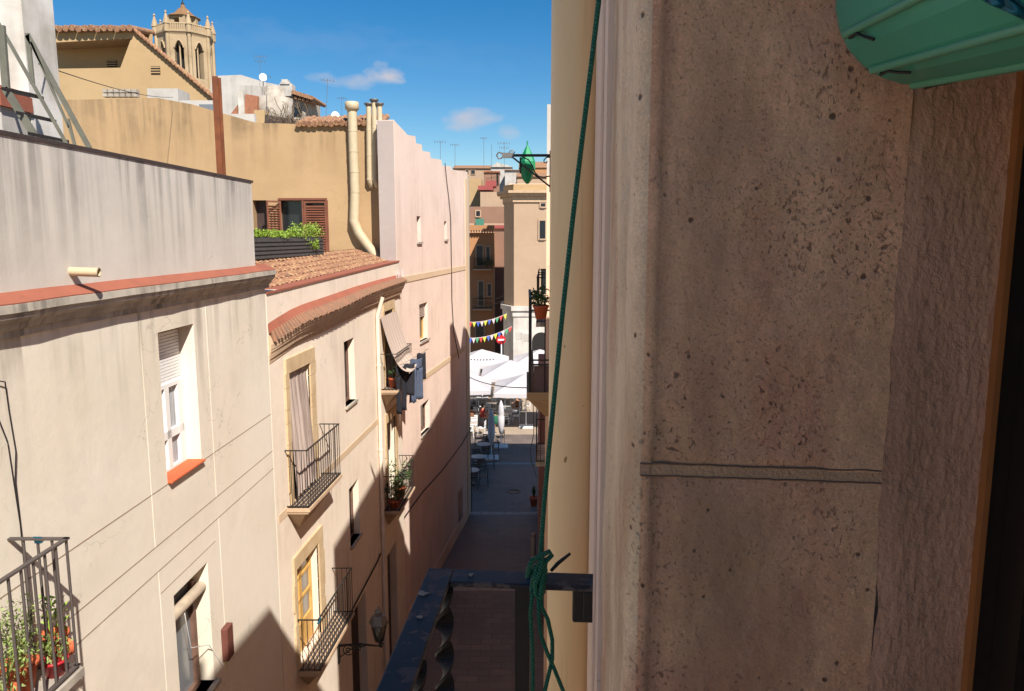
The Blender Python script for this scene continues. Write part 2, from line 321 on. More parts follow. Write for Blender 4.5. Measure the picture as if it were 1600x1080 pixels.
# ------------------------------------------------------------ mesh building
WLOC = {}
class MB:
    def __init__(s): s.v = []; s.f = []; s.sm = []
    def add(s, vs, fs, smooth=False):
        o = len(s.v); s.v += [tuple(p) for p in vs]
        for f in fs: s.f.append(tuple(i+o for i in f)); s.sm.append(smooth)
        return s
    def quad(s, a, b, c, d): return s.add([a, b, c, d], [(0, 1, 2, 3)])
    def hexa(s, p): # 8 corners: bottom 4 ccw, top 4 ccw
        return s.add(p, [(3, 2, 1, 0), (4, 5, 6, 7), (0, 1, 5, 4), (1, 2, 6, 5), (2, 3, 7, 6), (3, 0, 4, 7)])
    def box(s, x0, x1, y0, y1, z0, z1):
        return s.hexa([(x0, y0, z0), (x1, y0, z0), (x1, y1, z0), (x0, y1, z0), (x0, y0, z1), (x1, y0, z1), (x1, y1, z1), (x0, y1, z1)])
    def tube(s, pts, r, n=8, cap=True, smooth=True):
        pts = [Vector(p) for p in pts]; rs = r if isinstance(r, (list, tuple)) else [r]*len(pts)
        rings = []; t0 = (pts[1]-pts[0]).normalized()
        up = Vector((0, 0, 1)) if abs(t0.z) < .9 else Vector((1, 0, 0))
        a = t0.cross(up).normalized()
        for i, p in enumerate(pts):
            if i == 0: t = t0
            elif i == len(pts)-1: t = (pts[i]-pts[i-1]).normalized()
            else: t = ((pts[i+1]-p).normalized()+(p-pts[i-1]).normalized()).normalized()
            a = (a-t*a.dot(t)).normalized(); b = t.cross(a)
            rings.append([p+(a*math.cos(2*math.pi*k/n)+b*math.sin(2*math.pi*k/n))*rs[i] for k in range(n)])
        vs = [q for g in rings for q in g]; fs = []
        for i in range(len(pts)-1):
            for k in range(n): fs.append((i*n+k, i*n+(k+1) % n, (i+1)*n+(k+1) % n, (i+1)*n+k))
        s.add(vs, fs, smooth)
        if cap: s.add(rings[0], [tuple(range(n))[::-1]]); s.add(rings[-1], [tuple(range(n))])
        return s
    def lathe(s, c, prof, n=16, smooth=True, ang0=0.):
        vs = []; fs = []
        for (r, z) in prof:
            for k in range(n):
                a = ang0+2*math.pi*k/n; vs.append((c[0]+r*math.cos(a), c[1]+r*math.sin(a), c[2]+z))
        for i in range(len(prof)-1):
            for k in range(n): fs.append((i*n+k, i*n+(k+1) % n, (i+1)*n+(k+1) % n, (i+1)*n+k))
        fs.append(tuple(range(n))[::-1]); m = (len(prof)-1)*n; fs.append(tuple(range(m, m+n)))
        return s.add(vs, fs, smooth)
    def prism(s, poly, d): # poly: 3d loop, d: extrusion vector
        n = len(poly); p = [Vector(q) for q in poly]; d = Vector(d)
        s.add(p+[q+d for q in p], [tuple(range(n))[::-1], tuple(range(n, 2*n))]+[(i, (i+1) % n, n+(i+1) % n, n+i) for i in range(n)])
        return s
    def leaves(s, c, rad, n, size, seed=0, flat=.0):
        rnd = random.Random(seed); c = Vector(c)
        for _ in range(n):
            while True:
                q = Vector((rnd.uniform(-1, 1), rnd.uniform(-1, 1), rnd.uniform(-1, 1)))
                if .15 < q.length < 1: break
            p = c+Vector((q.x*rad[0], q.y*rad[1], q.z*rad[2]))
            a = Vector((rnd.gauss(0, 1), rnd.gauss(0, 1), rnd.gauss(0, 1))).normalized()
            b = a.cross(Vector((rnd.gauss(0, 1), rnd.gauss(0, 1), rnd.gauss(0, 1)))).normalized()
            z = size*rnd.uniform(.6, 1.4)
            s.add([p-a*z, p-b*z*.35, p+a*z, p+b*z*.35+Vector((0, 0, z*.2))], [(0, 1, 2, 3)])
        return s
    def build(s, name, mat, parent=None, local=False, loc=None):
        me = bpy.data.meshes.new(name)
        if parent is not None: base = Vector((0, 0, 0)) if local else WLOC[parent.name]
        elif loc is not None: base = Vector(loc)
        else:
            xs = [p[0] for p in s.v]; ys = [p[1] for p in s.v]; zs = [p[2] for p in s.v]
            base = Vector(((min(xs)+max(xs))/2, (min(ys)+max(ys))/2, min(zs)))
        me.from_pydata([(p[0]-base.x, p[1]-base.y, p[2]-base.z) for p in s.v], [], s.f)
        me.polygons.foreach_set('use_smooth', s.sm); me.materials.append(M[mat] if isinstance(mat, str) else mat)
        bm = bmesh.new(); bm.from_mesh(me)
        bmesh.ops.recalc_face_normals(bm, faces=bm.faces); bm.to_mesh(me); bm.free(); me.update()
        o = bpy.data.objects.new(name, me); COL.objects.link(o)
        if parent is not None: o.parent = parent; WLOC[o.name] = WLOC[parent.name].copy()
        else: o.location = base; WLOC[o.name] = base.copy()
        return o
def tag(o, label=None, cat=None, group=None, kind=None):
    for k, v in (('label', label), ('category', cat), ('group', group), ('kind', kind)):
        if v: o[k] = v
    return o
def empty(name, loc, label, cat, group=None, rz=0):
    o = bpy.data.objects.new(name, None); COL.objects.link(o); o.location = loc; o.rotation_euler.z = rz
    o.empty_display_size = .2; WLOC[o.name] = Vector(loc); return tag(o, label, cat, group)
def copy_tree(o, parent=None):
    c = o.copy(); COL.objects.link(c)
    if parent is not None: c.parent = parent
    WLOC[c.name] = WLOC[o.name].copy()
    for ch in [x for x in bpy.data.objects if x.parent == o]: copy_tree(ch, c)
    return c
def bevel(o, w=.01, seg=2):
    m = o.modifiers.new('bevel', 'BEVEL'); m.width = w; m.segments = seg; m.limit_method = 'ANGLE'; return o
def P(px, py, Y): # the point of the place seen at a photo pixel at forward distance Y
    r = ray(px, py); k = Y/r.y; return Vector((r.x*k, Y, H+r.z*k))
def PG(px, py, z=0.): # on the ground
    r = ray(px, py); k = (z-H)/r.z; return Vector((r.x*k, r.y*k, z))
def sag(a, b, d, n=14):
    a = Vector(a); b = Vector(b)
    return [a.lerp(b, i/n)-Vector((0, 0, d*4*(i/n)*(1-i/n))) for i in range(n+1)]
class Fac:
    def __init__(s, X0, t, sg): s.X0 = X0; s.t = t; s.sg = sg
    def pt(s, Y, h, out=0.): return Vector((s.X0+s.t*Y+s.sg*out, Y, H+h))
    def px(s, px, py, out=0.):
        r = ray(px, py); k = (s.X0+s.sg*out)/(r.x-s.t*r.y); return (k*r.y, k*r.z)
    def box(s, mb, y0, y1, h0, h1, o0, o1):
        mb.hexa([s.pt(y0, h0, o0), s.pt(y0, h0, o1), s.pt(y1, h0, o1), s.pt(y1, h0, o0), s.pt(y0, h1, o0), s.pt(y0, h1, o1), s.pt(y1, h1, o1), s.pt(y1, h1, o0)])
        return mb
    def wall(s, y0, y1, h0, h1, holes=(), depth=.2, thick=5.):
        mb = MB(); ys = sorted({y0, y1, *[v for q in holes for v in q[:2]]}); hs_ = sorted({h0, h1, *[v for q in holes for v in q[2:4]]})
        def inh(a, b):
            return any(q[0] < a < q[1] and q[2] < b < q[3] for q in holes)
        for i in range(len(ys)-1):
            for j in range(len(hs_)-1):
                if inh((ys[i]+ys[i+1])/2, (hs_[j]+hs_[j+1])/2): continue
                mb.quad(s.pt(ys[i], hs_[j]), s.pt(ys[i+1], hs_[j]), s.pt(ys[i+1], hs_[j+1]), s.pt(ys[i], hs_[j+1]))
        for q in holes:
            a, b, c, d = q[:4]; dp = q[4] if len(q) > 4 else depth
            L = [(a, c), (b, c), (b, d), (a, d)]
            for i in range(4):
                p, r = L[i], L[(i+1) % 4]
                mb.quad(s.pt(*p), s.pt(*r), s.pt(*r, -dp), s.pt(*p, -dp))
            mb.quad(s.pt(a, c, -dp), s.pt(b, c, -dp), s.pt(b, d, -dp), s.pt(a, d, -dp))
        if thick:
            mb.quad(s.pt(y0, h0), s.pt(y0, h1), s.pt(y0, h1, -thick), s.pt(y0, h0, -thick))
            mb.quad(s.pt(y1, h0), s.pt(y1, h1), s.pt(y1, h1, -thick), s.pt(y1, h0, -thick))
            mb.quad(s.pt(y0, h1), s.pt(y1, h1), s.pt(y1, h1, -thick), s.pt(y0, h1, -thick))
            mb.quad(s.pt(y0, h0, -thick), s.pt(y1, h0, -thick), s.pt(y1, h1, -thick), s.pt(y0, h1, -thick))
        return mb
    def sweep(s, y0, y1, prof, n=12, wob=None):
        mb = MB(); vs = []; m = len(prof)
        for i in range(n+1):
            Y = y0+(y1-y0)*i/n; w = wob(Y) if wob else (0, 0)
            for (o, h) in prof: vs.append(s.pt(Y, h+w[1], o+w[0] if o > .02 else o))
        fs = [(i*m+k, i*m+(k+1) % m, (i+1)*m+(k+1) % m, (i+1)*m+k) for i in range(n) for k in range(m)]
        fs += [tuple(range(m)), tuple(range(n*m, n*m+m))]
        return mb.add(vs, fs)
def weld(o, d=.0005):
    m = o.modifiers.new('weld', 'WELD'); m.merge_threshold = d; return o

B1 = Fac(-4.2, .02516, 1); B2 = Fac(-4.7, .0671, 1); B4 = Fac(-6.4, .1426, 1)
RN = Fac(.41, .0187, -1); RF = Fac(0, .045, -1); RG = Fac(.137, .0309, -1)
def hole(f, tl, tr, bl=None, br=None, out=0.):
    a = f.px(*tl, out); b = f.px(*tr, out); pts = [a, b]
    if bl: pts.append(f.px(*bl, out))
    if br: pts.append(f.px(*br, out))
    top = (a[1]+b[1])/2; bot = pts[2][1] if bl or br else None
    if bl and br: bot = (pts[2][1]+pts[3][1])/2
    return (a[0], b[0], bot, top)

# ============================================================ GROUND
g = MB(); g.quad((-400, -60, 0), (400, -60, 0), (400, 900, 0), (-400, 900, 0))
tag(g.build('ground', 'paving', loc=(0, 0, 0)), 'stone paved ground of the narrow street', kind='structure')
g = MB(); g.quad((-30, 32.5, .004), (30, 32.5, .004), (30, 44.9+17, .004), (-30, 44.9+17, .004))
g = MB().quad((-30, 45.4, .004), (30, 45.4, .004), (30, 61, .004), (-30, 61, .004))  # starts at the shadow edge, sun painted as paler paving
tag(g.build('plaza_pavement', 'sunlitpaving'), 'paving of the small square, its sunlight painted in as a paler tone', kind='structure')
for k, yy in enumerate((31.8, 24.6, 39.2)):
    g = MB().quad((-6, yy, .004), (6, yy, .004), (6, yy+.35, .004), (-6, yy+.35, .004))
    tag(g.build('paving_band', 'concrete'), kind='structure')

# ============================================================ BUILDING 1 (cream, left foreground)
w1 = (8.43, 9.34, -2.835, -1.07, .24)
w2 = (8.39, 9.33, -5.85, -4.19, .24)
b1 = empty('plaster_building', (-4.1, 4, 0), 'cream plastered house with grey roof parapet, nearest on the left side of the street', 'building')
o = B1.wall(-12, 11.93, -H, -.78, [w1, w2, (3.0, 4.4, -5.6, -3.2, .24)], thick=6).build('wall', 'cream', b1)
prof = [(-.02, -.44), (.03, -.455), (.145, -.525), (.15, -.59), (.13, -.60), (.128, -.635), (.10, -.67), (.08, -.675), (.06, -.73), (.03, -.745), (.028, -.80), (-.02, -.81)]
rn = lambda Y: (noise.noise(Vector((Y*1.7, 3, 1)))*.012, noise.noise(Vector((Y*1.1, 8, 1)))*.008)
B1.sweep(-12, 12.03, prof, 90, rn).build('cornice', 'cornice', b1)
B1.sweep(-12, 12.02, [(-.01, -.42), (.0, -.434), (.143, -.512), (.143, -.521), (0, -.445)], 90, rn).build('tile_ledge', 'terra', b1)
pw = MB(); B1.box(pw, -12, 11.55, -.45, .80, -.22, 0.003); pw.build('parapet', 'parapet', b1)
cp = MB(); B1.box(cp, -12, 11.60, .80, .835, -.26, .014); cp.build('coping', 'slate', b1)
# fascia groove lines and the raised band
gl = MB()
for hh in (-2.838, -3.45, -3.745): B1.box(gl, -12, 11.93, hh-.006, hh+.006, .0, .002)
for (a, b, h) in ((8.1, 9.6, -4.02),): B1.box(gl, a, b, h-.005, h+.005, 0, .002)
gl.build('groove', simple('groove_line', rgb(150, 130, 112), .9), b1)
tr = MB()
for (a, b, c, d) in ((8.05, 9.72, -3.445, -.84), (8.08, 9.75, -H, -3.75)):
    B1.box(tr, a, a+.012, c, d, 0, .004); B1.box(tr, b-.012, b, c, d, 0, .004)
tr.build('panel_edge', 'cream', b1)
def window(f, q, parent, kind, depth=.2):
    a, b, c, d = q[:4]; fr = MB(); z0, z1 = -depth+.002, -depth+.06
    fm = {'white': 'whitepvc', 'wood': 'oldwood', 'dark': 'darkdoor', 'yellow': 'yellowwood'}[kind]
    t = .055
    for (p, q_, r, s_) in ((a, a+t, c, d), (b-t, b, c, d), (a+t, b-t, c, c+t), (a+t, b-t, d-t, d), ((a+b)/2-.03, (a+b)/2+.03, c+t, d-t)):
        f.box(fr, p, q_, r, s_, z0, z1)
    fr = fr.build('window', fm, parent)
    pn = MB(); f.box(pn, a+t, b-t, c+t, d-t, z0, z0+.02); pn.build('pane', 'glassgrey' if kind == 'white' else 'glass', fr)
    return fr
# upper window with roller shutter box, lace curtain, two-light frame
a, b, c, d = w1[:4]
fr = MB()
for (p, q, r, s) in ((a, a+.05, c, -1.75), (b-.05, b, c, -1.75), (a+.05, b-.05, c, c+.06), (a+.05, b-.05, -1.80, -1.75), (a+.05, b-.05, -2.42, -2.32), (a+.42, a+.52, c+.06, -1.80), (b-.16, b-.05, c+.06, -1.80)):
    B1.box(fr, p, q, r, s, -.238, -.17)
fr = fr.build('window', 'whitepvc', b1)
m = MB(); B1.box(m, a+.05, b-.05, c+.06, -1.8, -.238, -.215); m.build('pane', 'lace', fr)
m = MB(); nsl = 16
for i in range(nsl):
    h0 = -1.75+(.62/nsl)*i; B1.box(m, a+.01, b-.01, h0, h0+.62/nsl-.006, -.235, -.19)
m.build('shutter', 'whitepvc', fr)
m = MB(); B1.box(m, a-.0, b+.0, c-.0, c+.03, -.2, .055); bevel(m.build('sill', 'sill', b1), .008)
# lower window: weathered wood with a rolled-up blind
a, b, c, d = w2[:4]
fr = MB()
for (p, q, r, s) in ((a, a+.05, c, d-.2), (b-.16, b-.08, c, d-.2), (a+.05, b-.16, c, c+.07)): B1.box(fr, p, q, r, s, -.238, -.15)
fr = fr.build('window', 'oldwood', b1)
m = MB(); B1.box(m, a+.05, b-.16, c+.05, d-.2, -.238, -.2); m.build('pane', 'glassgrey', fr)
m = MB(); m.tube([B1.pt(a+.01, d-.33, -.1), B1.pt(b-.02, d-.33, -.1)], .075, 12); m.build('rolled_blind', simple('straw_blind', rgb(176, 160, 138), .9, 0, .3), fr)
m = MB(); m.tube([B1.pt(a+.3, d-.38, -.03), B1.pt(a+.42, d-.9, -.04), B1.pt(b-.1, d-1.1, .0), B1.pt(b+.25, d-1.6, .01)], .006, 6); m.build('blind_cord', 'whitepvc', fr)
m = MB(); B1.box(m, a-.02, b+.05, c-.06, c, -.2, .07); m.build('sill', 'concrete', b1)
m = MB(); B1.box(m, 9.60, 9.80, -5.75, -5.28, .0, .09); bevel(m.build('meter_box', simple('brown_box', rgb(104, 60, 50), .6), b1), .01)
fr = window(B1, (3.0, 4.4, -5.6, -3.2), b1, 'wood', .24)
# overflow pipe through the parapet
s0 = B1.pt(*B1.px(110, 424), 0); m = MB(); m.tube([s0-Vector((.05, 0, 0)), s0+Vector((.26, 0, -.01))], .042, 16, False).tube([s0-Vector((.04, 0, 0)), s0+Vector((.262, 0, -.01))], .034, 16, False)
tag(m.build('overflow_pipe', 'creampipe'), 'short cream overflow pipe sticking out of the grey parapet wall', 'pipe')
# iron balcony at the lower left
def railing(f, y0, y1, hb, ht, out, parent, name='railing', n=12, side_n=3, rb=.008, rt=.012, mat='iron', belly=0., flat=0.):
    m = MB()
    def bar(Y, o, dy=0, do=0):
        if belly: m.tube([f.pt(Y, hb, o*1), f.pt(Y, hb+.5*(ht-hb), o), f.pt(Y, ht, o)], rb, 6)
        else: m.tube([f.pt(Y, hb, o), f.pt(Y, ht, o)], rb, 6)
    for i in range(n+1): bar(y0+(y1-y0)*i/n, out)
    for i in range(1, side_n+1):
        o = out*i/(side_n+1); bar(y0, o); bar(y1, o)
    for hh in (ht, hb+.03):
        w = flat or rt
        for (p, q) in (((y0, out), (y1, out)), ((y0, 0), (y0, out)), ((y1, 0), (y1, out))):
            A = f.pt(p[0], hh, p[1]); Bp = f.pt(q[0], hh, q[1]); D = (Bp-A).normalized(); N = D.cross(Vector((0, 0, 1)))*w
            m.hexa([A-D*w-N-Vector((0, 0, rt)), A-D*w+N-Vector((0, 0, rt)), Bp+D*w+N-Vector((0, 0, rt)), Bp+D*w-N-Vector((0, 0, rt)), A-D*w-N+Vector((0, 0, rt)), A-D*w+N+Vector((0, 0, rt)), Bp+D*w+N+Vector((0, 0, rt)), Bp+D*w-N+Vector((0, 0, rt))])
    return m.build(name, mat, parent)
c0 = B1.px(103, 842, .46); c1 = B1.px(126, 1040, .46)
bal = MB(); B1.box(bal, 2.2, c0[0]+.03, c1[1]-.07, c1[1], 0, .50); bal = bal.build('balcony', 'concrete', b1)
railing(B1, 2.25, c0[0], c1[1], c0[1], .46, bal, n=int((c0[0]-2.25)/.135), side_n=3, rb=.011, mat='greyiron', rt=.008, flat=.02)
BALZ = c1[1]
m = MB(); B1.box(m, 11.56, 11.97, -.80, -.74, -1.4, -.01); m.build('tile_edge', 'oldtile', b1)
# terrace slab behind parapet
m = MB(); B1.box(m, -12, 11.5, -.42, -.36, -6, -.23); m.build('roof', 'concrete', b1)
# cable on the wall
m = MB(); m.tube([B1.pt(*B1.px(-25, 592), .02), B1.pt(*B1.px(2, 597), .03), B1.pt(*B1.px(10, 640), .02), B1.pt(*B1.px(21, 705), .02), B1.pt(*B1.px(20, 750), .02), B1.pt(*B1.px(30, 835), .02), B1.pt(*B1.px(52, 1030), .02)], .006, 6)
m.tube([B1.pt(*B1.px(-8, 650), .02), B1.pt(*B1.px(8, 690), .02), B1.pt(*B1.px(26, 820), .03), B1.pt(*B1.px(45, 1000), .02)], .005, 6)
tag(m.build('wall_cable', 'black'), 'thin black cable hanging down the cream wall behind the iron balcony', 'cable')
m = MB(); q = B1.pt(c0[0]-.0, c0[1], .25)
for k in range(5): m.tube([q+Vector((-.05+.012*k, 0, .015)), q+Vector((-.04+.015*k, .02, -.02)), q+Vector((-.03+.012*k, -.015, -.03)), q+Vector((-.045+.014*k, 0, .017))], .006, 5)
tag(m.build('rope_knot', 'bluerope'), 'small teal rope knot tied on the end rail of the left balcony', 'rope')
def pot_plant(loc, rp, hp, label, potm='pot', leaf='leaf', lr=.16, lh=.2, n=180, size=.03, seed=1, stems=5, group=None, spiky=False):
    x, y, z = loc; root = empty('potted_plant', loc, label, 'plant', group)
    m = MB(); m.lathe((0, 0, 0), [(rp*.68, 0), (rp*.95, hp*.82), (rp*1.05, hp*.82), (rp*1.08, hp), (rp*.93, hp), (rp*.9, hp*.9)], 16)
    m.build('pot', potm, root, True)
    m = MB(); rnd = random.Random(seed)
    if spiky:
        for k in range(22):
            a = rnd.uniform(0, 6.28); t = rnd.uniform(.2, 1); d = Vector((math.cos(a), math.sin(a), 0)); w = Vector((-math.sin(a), math.cos(a), 0))*.02
            b0 = Vector((0, 0, hp*.9)); b1_ = b0+d*lr*t*.5+Vector((0, 0, lh*(1.1-t*.5))); b2_ = b0+d*lr*t*1.1+Vector((0, 0, lh*(1.5-t)))
            m.add([b0-w, b0+w, b1_+w, b1_-w, b2_], [(0, 1, 2, 3), (3, 2, 4)])
        m.build('foliage', leaf, root, True)
    else:
        for k in range(stems):
            a = rnd.uniform(0, 6.28); e = Vector((math.cos(a)*lr*.7, math.sin(a)*lr*.7, hp+lh*rnd.uniform(.7, 1.4)))
            m.tube([(0, 0, hp*.8), (e.x*.4, e.y*.4, hp+lh*.4), e], .004, 5)
            m.leaves(e, (lr*.5, lr*.5, lh*.4), n//(2*stems), size, seed*31+k)
        m.leaves((0, 0, hp+lh*.45), (lr, lr, lh*.6), n//2, size, seed)
        m.build('foliage', leaf, root, True)
    return root
zb = H+BALZ
def onb(Y, out): p = B1.pt(Y, BALZ, out); return (p.x, p.y, p.z)
pot_plant(onb(5.5, .2), .13, .24, 'leafy plant in a terracotta pot on the left balcony, trailing over its rail', 'pot', 'leafpale', .16, .34, 520, .018, 3, 9)
pot_plant(onb(5.98, .17), .11, .22, 'tall-leaved plant in the upright terracotta pot nearest the far end of the left balcony', 'pot', 'leaf', .10, .22, 40, .05, 5, 4)
pot_plant(onb(5.72, .33), .10, .14, 'low bright green succulent in a red plastic pot on the left balcony', 'redpot', 'leafpale', .13, .12, 320, .017, 6, 5)
pot_plant(onb(5.18, .3), .11, .2, 'bushy plant at the near edge of the left balcony, cut by the picture edge', 'pot', 'leafpale', .18, .36, 480, .018, 8, 8)
r0 = empty('empty_pot', onb(5.92, .26), 'terracotta pot lying tipped on its side on the left balcony floor', 'pot')
m = MB(); m.tube([(-.02, -.07, .07), (.03, .07, .10)], [.055, .08], 16, False).tube([(-.02, -.065, .07), (.03, .07, .10)], [.048, .072], 16, True); m.build('pot_body', 'pot', r0, True)

# ============================================================ terrace things above building 1
wv = empty('stair_tower', (-5.6, 8.2, H), 'patchy white stair tower rising behind the grey parapet at the far left', 'building')
m = MB(); m.box(-8.2, -4.93, 8.0, 8.55, H-.5, H+3.2); m.build('wall', 'oldwhite', wv)
m = MB(); m.box(-8.2, -4.94, 7.55, 7.985, H-.5, H+1.25); m.build('lower_wall', 'white', wv)
m = MB(); m.box(-8.2, -4.90, 7.5, 7.995, H+1.25, H+1.40).box(-8.2, -4.9, 7.52, 7.99, H+1.41, H+1.44); m.build('tile_ledge', 'terra', wv)
st = empty('steel_stair', P(80, 225, 7.2), 'grey steel roof stair with dark treads in front of the white tower', 'stair')
def flatbar(m, a, b, w=.05, t=.012, n=Vector((1, 0, 0))):
    a = Vector(a); b = Vector(b); d = (b-a).normalized(); u = d.cross(n).normalized()*w/2; v = u.cross(d).normalized()*t/2
    return m.hexa([a-u-v, a+u-v, a+u+v, a-u+v, b-u-v, b+u-v, b+u+v, b-u+v])
m = MB(); ny = Vector((0, 1, 0))
flatbar(m, P(108, 232, 7.2), P(-6, 30, 7.2), .022, .03, ny); m.build('stringer', 'stairgrey', st)
m = MB(); flatbar(m, P(54, 212, 6.9), P(8, 138, 6.9), .06, .03, ny); flatbar(m, P(10, 142, 6.9), P(2, 40, 6.9), .06, .03, ny); m.build('stringer', 'stairgrey', st)
m = MB(); flatbar(m, P(140, 232, 7.5), P(43, 55, 7.5), .045, .02, ny); m.build('handrail', 'stairgrey', st)
m = MB(); flatbar(m, P(43, 52, 7.5), P(51, 132, 7.5), .04, .02, ny); flatbar(m, P(49, 66, 7.5), P(108, 200, 7.5), .02, .02, ny); flatbar(m, P(106, 186, 7.5), P(117, 228, 7.5), .025, .02, ny); m.build('handrail_post', 'stairgrey', st)
for (x0, x1, yy) in ((14, 58, 141), (36, 78, 178), (54, 98, 210)):
    m = MB(); A = P(x0, yy-2, 6.9); Bq = P(x1, yy+7, 7.2)
    m.hexa([A-Vector((0, .1, .03)), Bq-Vector((0, .1, .03)), Bq+Vector((0, .1, -.03)), A+Vector((0, .1, -.03)), A-Vector((0, .1, 0)), Bq-Vector((0, .1, 0)), Bq+Vector((0, .1, 0)), A+Vector((0, .1, 0))])
    m.build('tread', 'iron', st)
q = P(335, 120, 12); q2 = P(346, 285, 12)
m = MB(); m.box(q2.x-.045, q2.x+.045, 11.95, 11.97, q2.z, q.z).box(q2.x-.045, q2.x+.045, 12.07, 12.09, q2.z, q.z).box(q2.x-.012, q2.x+.012, 11.97, 12.07, q2.z, q.z)
tag(m.build('steel_post', 'rust'), 'rusty orange steel post standing upright against the ochre wall', 'post')
m = MB(); m.tube(sag(P(60, 100, 8), P(270, 152, 22), .1), .006, 5)
tag(m.build('overhead_cable', 'black'), 'thin wire sagging from the white stair tower to the ochre wall', 'cable')

# ============================================================ BUILDING 2
b2 = empty('plaster_house', (-3.9, 12, 0), 'pale cream house with curved tiled eave and iron balconies, middle of the left side', 'building')
def hp(f, tl, tr, br): # hole from three pixels
    a = f.px(*tl); b = f.px(*tr); c = f.px(*br); return (a[0], b[0], c[1], (a[1]+b[1])/2)
d1 = hp(B2, (449, 588), (482, 563), (492, 740)); d1 = (d1[0], d1[1], -4.62, d1[3], .28)
d2 = hp(B2, (461, 889), (496, 849), (500, 980)); d2 = (d2[0], d2[1], -7.72, d2[3], .2)
s1 = hp(B2, (537, 535), (553, 527), (557, 623)) + (.2,)
s2 = hp(B2, (545, 765), (560, 747), (564, 832)) + (.2,)
d3 = hp(B2, (548, 958), (571, 928), (568, 1000)); d3 = (d3[0], d3[1], -H+.02, d3[3], .25)
d4 = (19.75, 20.75, -3.95, -1.95, .25); d5 = (19.7, 20.75, -7.2, -4.95, .25); d6 = (19.5, 20.6, -H+.02, -8.6, .25)
YE = 21.72
B2.wall(11.95, YE, -H, -.86, [d1, d2, s1, s2, d3, d4, d5, d6], thick=5).build('wall', 'b2', b2)
pm = MB()
pm.hexa([B2.pt(11.94, -1.9, -.3), B2.pt(11.94, -1.9, .006), B2.pt(YE, -1.75, .006), B2.pt(YE, -1.75, -.3), B2.pt(11.94, -.9, -.3), B2.pt(11.94, -.9, .006), B2.pt(YE, -.705, .006), B2.pt(YE, -.705, -.3)]); pm.build('parapet', 'b2', b2)
pm = MB()
pm.hexa([B2.pt(11.94, -.9, -.33), B2.pt(11.94, -.9, .03), B2.pt(YE, -.705, .03), B2.pt(YE, -.705, -.33), B2.pt(11.94, -.87, -.33), B2.pt(11.94, -.87, .03), B2.pt(YE, -.675, .03), B2.pt(YE, -.675, -.33)]); pm.build('coping', 'terra', b2)
def wb(Y):
    K = [(11.9, -.12), (12.3, -.07), (13.0, .01), (13.6, .045), (15, .08), (17, .135), (19, .165), (21.7, .18)]
    for (a, b) in zip(K, K[1:]):
        if Y <= b[0]: return (0, a[1]+(b[1]-a[1])*(Y-a[0])/(b[0]-a[0]))
    return (0, .18)
def wo(Y): # how far the curved eave has swung out, 0..1
    return min(1., .12+.88*math.sqrt(max(0, Y-11.93)/2.0))
def wx(Y): # extra drop or lift of the outer lip
    K = [(11.9, -.12), (12.5, -.08), (13.2, -.05), (15.5, -.05), (17.5, .0), (21.7, .03)]
    for (a, b) in zip(K, K[1:]):
        if Y <= b[0]: return a[1]+(b[1]-a[1])*(Y-a[0])/(b[0]-a[0])
    return .03
def wb0(Y): return (0, wb(Y)[1])
def sweepf(prof, mat, name, n=80, wf=None):
    mb = MB(); vs = []; m_ = len(prof)
    for i in range(n+1):
        Y = 11.96+(21.62-11.96)*i/n; w = (wf or wb)(Y)
        for (o, h) in prof: vs.append(B2.pt(Y, h+w[1]+wx(Y)*o/.42, .6*o*wo(Y)))
    fs = [(i*m_+k, i*m_+(k+1) % m_, (i+1)*m_+(k+1) % m_, (i+1)*m_+k) for i in range(n) for k in range(m_)]
    fs += [tuple(range(m_)), tuple(range(n*m_, n*m_+m_))]
    mb.add(vs, fs); return mb.build(name, mat, b2)
sweepf([(0, -1.43), (.34, -1.50), (.34, -1.53), (.31, -1.545), (.30, -1.60), (.26, -1.61), (.25, -1.66), (.18, -1.70), (.14, -1.80), (.05, -1.83), (.045, -1.90), (0, -1.93)], 'cornice2', 'cornice', 120)
sweepf([(0, -1.25), (.03, -1.252), (.22, -1.335), (.22, -1.36), (0, -1.30)], 'terra', 'flashing')
m = MB(); n = 90
for i in range(n):
    Y = 11.99+(21.6-11.99)*(i+.5)/n; w = wb(Y)[1]
    A = B2.pt(Y, -1.345+w+wx(Y)*.4, .10*wo(Y)); Bq = B2.pt(Y+.01*math.sin(i*3.1), -1.455+w+wx(Y)+.010*math.sin(i*2.3), .255*wo(Y))
    m.tube([A, Bq], [.036, .042], 7, True)
m.build('eave_tiles', 'oldtile', b2)
# band, stone jambs
m = MB()
B2.box(m, 12.05, 19.1, -4.74, -4.60, 0, .008); m.build('string_course', 'band', b2)
def stone_frame(f, q, parent, w=.22, o=.035, below=True):
    a, b, c, d = q[:4]; m = MB(); rnd = random.Random(int(a*10)); hh = c
    while hh < d-.01:
        h2 = min(hh+rnd.uniform(.22, .38), d)
        if d-h2 < .1: h2 = d
        e = rnd.choice((0, .05)); f.box(m, b, b+w+e, hh+.004, h2-.004, -.02, o); e = rnd.choice((0, .04)); f.box(m, a-w*.5-e, a, hh+.004, h2-.004, -.02, o); hh = h2
    f.box(m, a-w*.5, b+w, d+.002, d+.26, -.02, o+.002); return m.build('stone_surround', 'stone', parent)
stone_frame(B2, d1, b2, .26); stone_frame(B2, d2, b2, .24)
stone_frame(B2, d4, b2, .2); stone_frame(B2, d5, b2, .2)
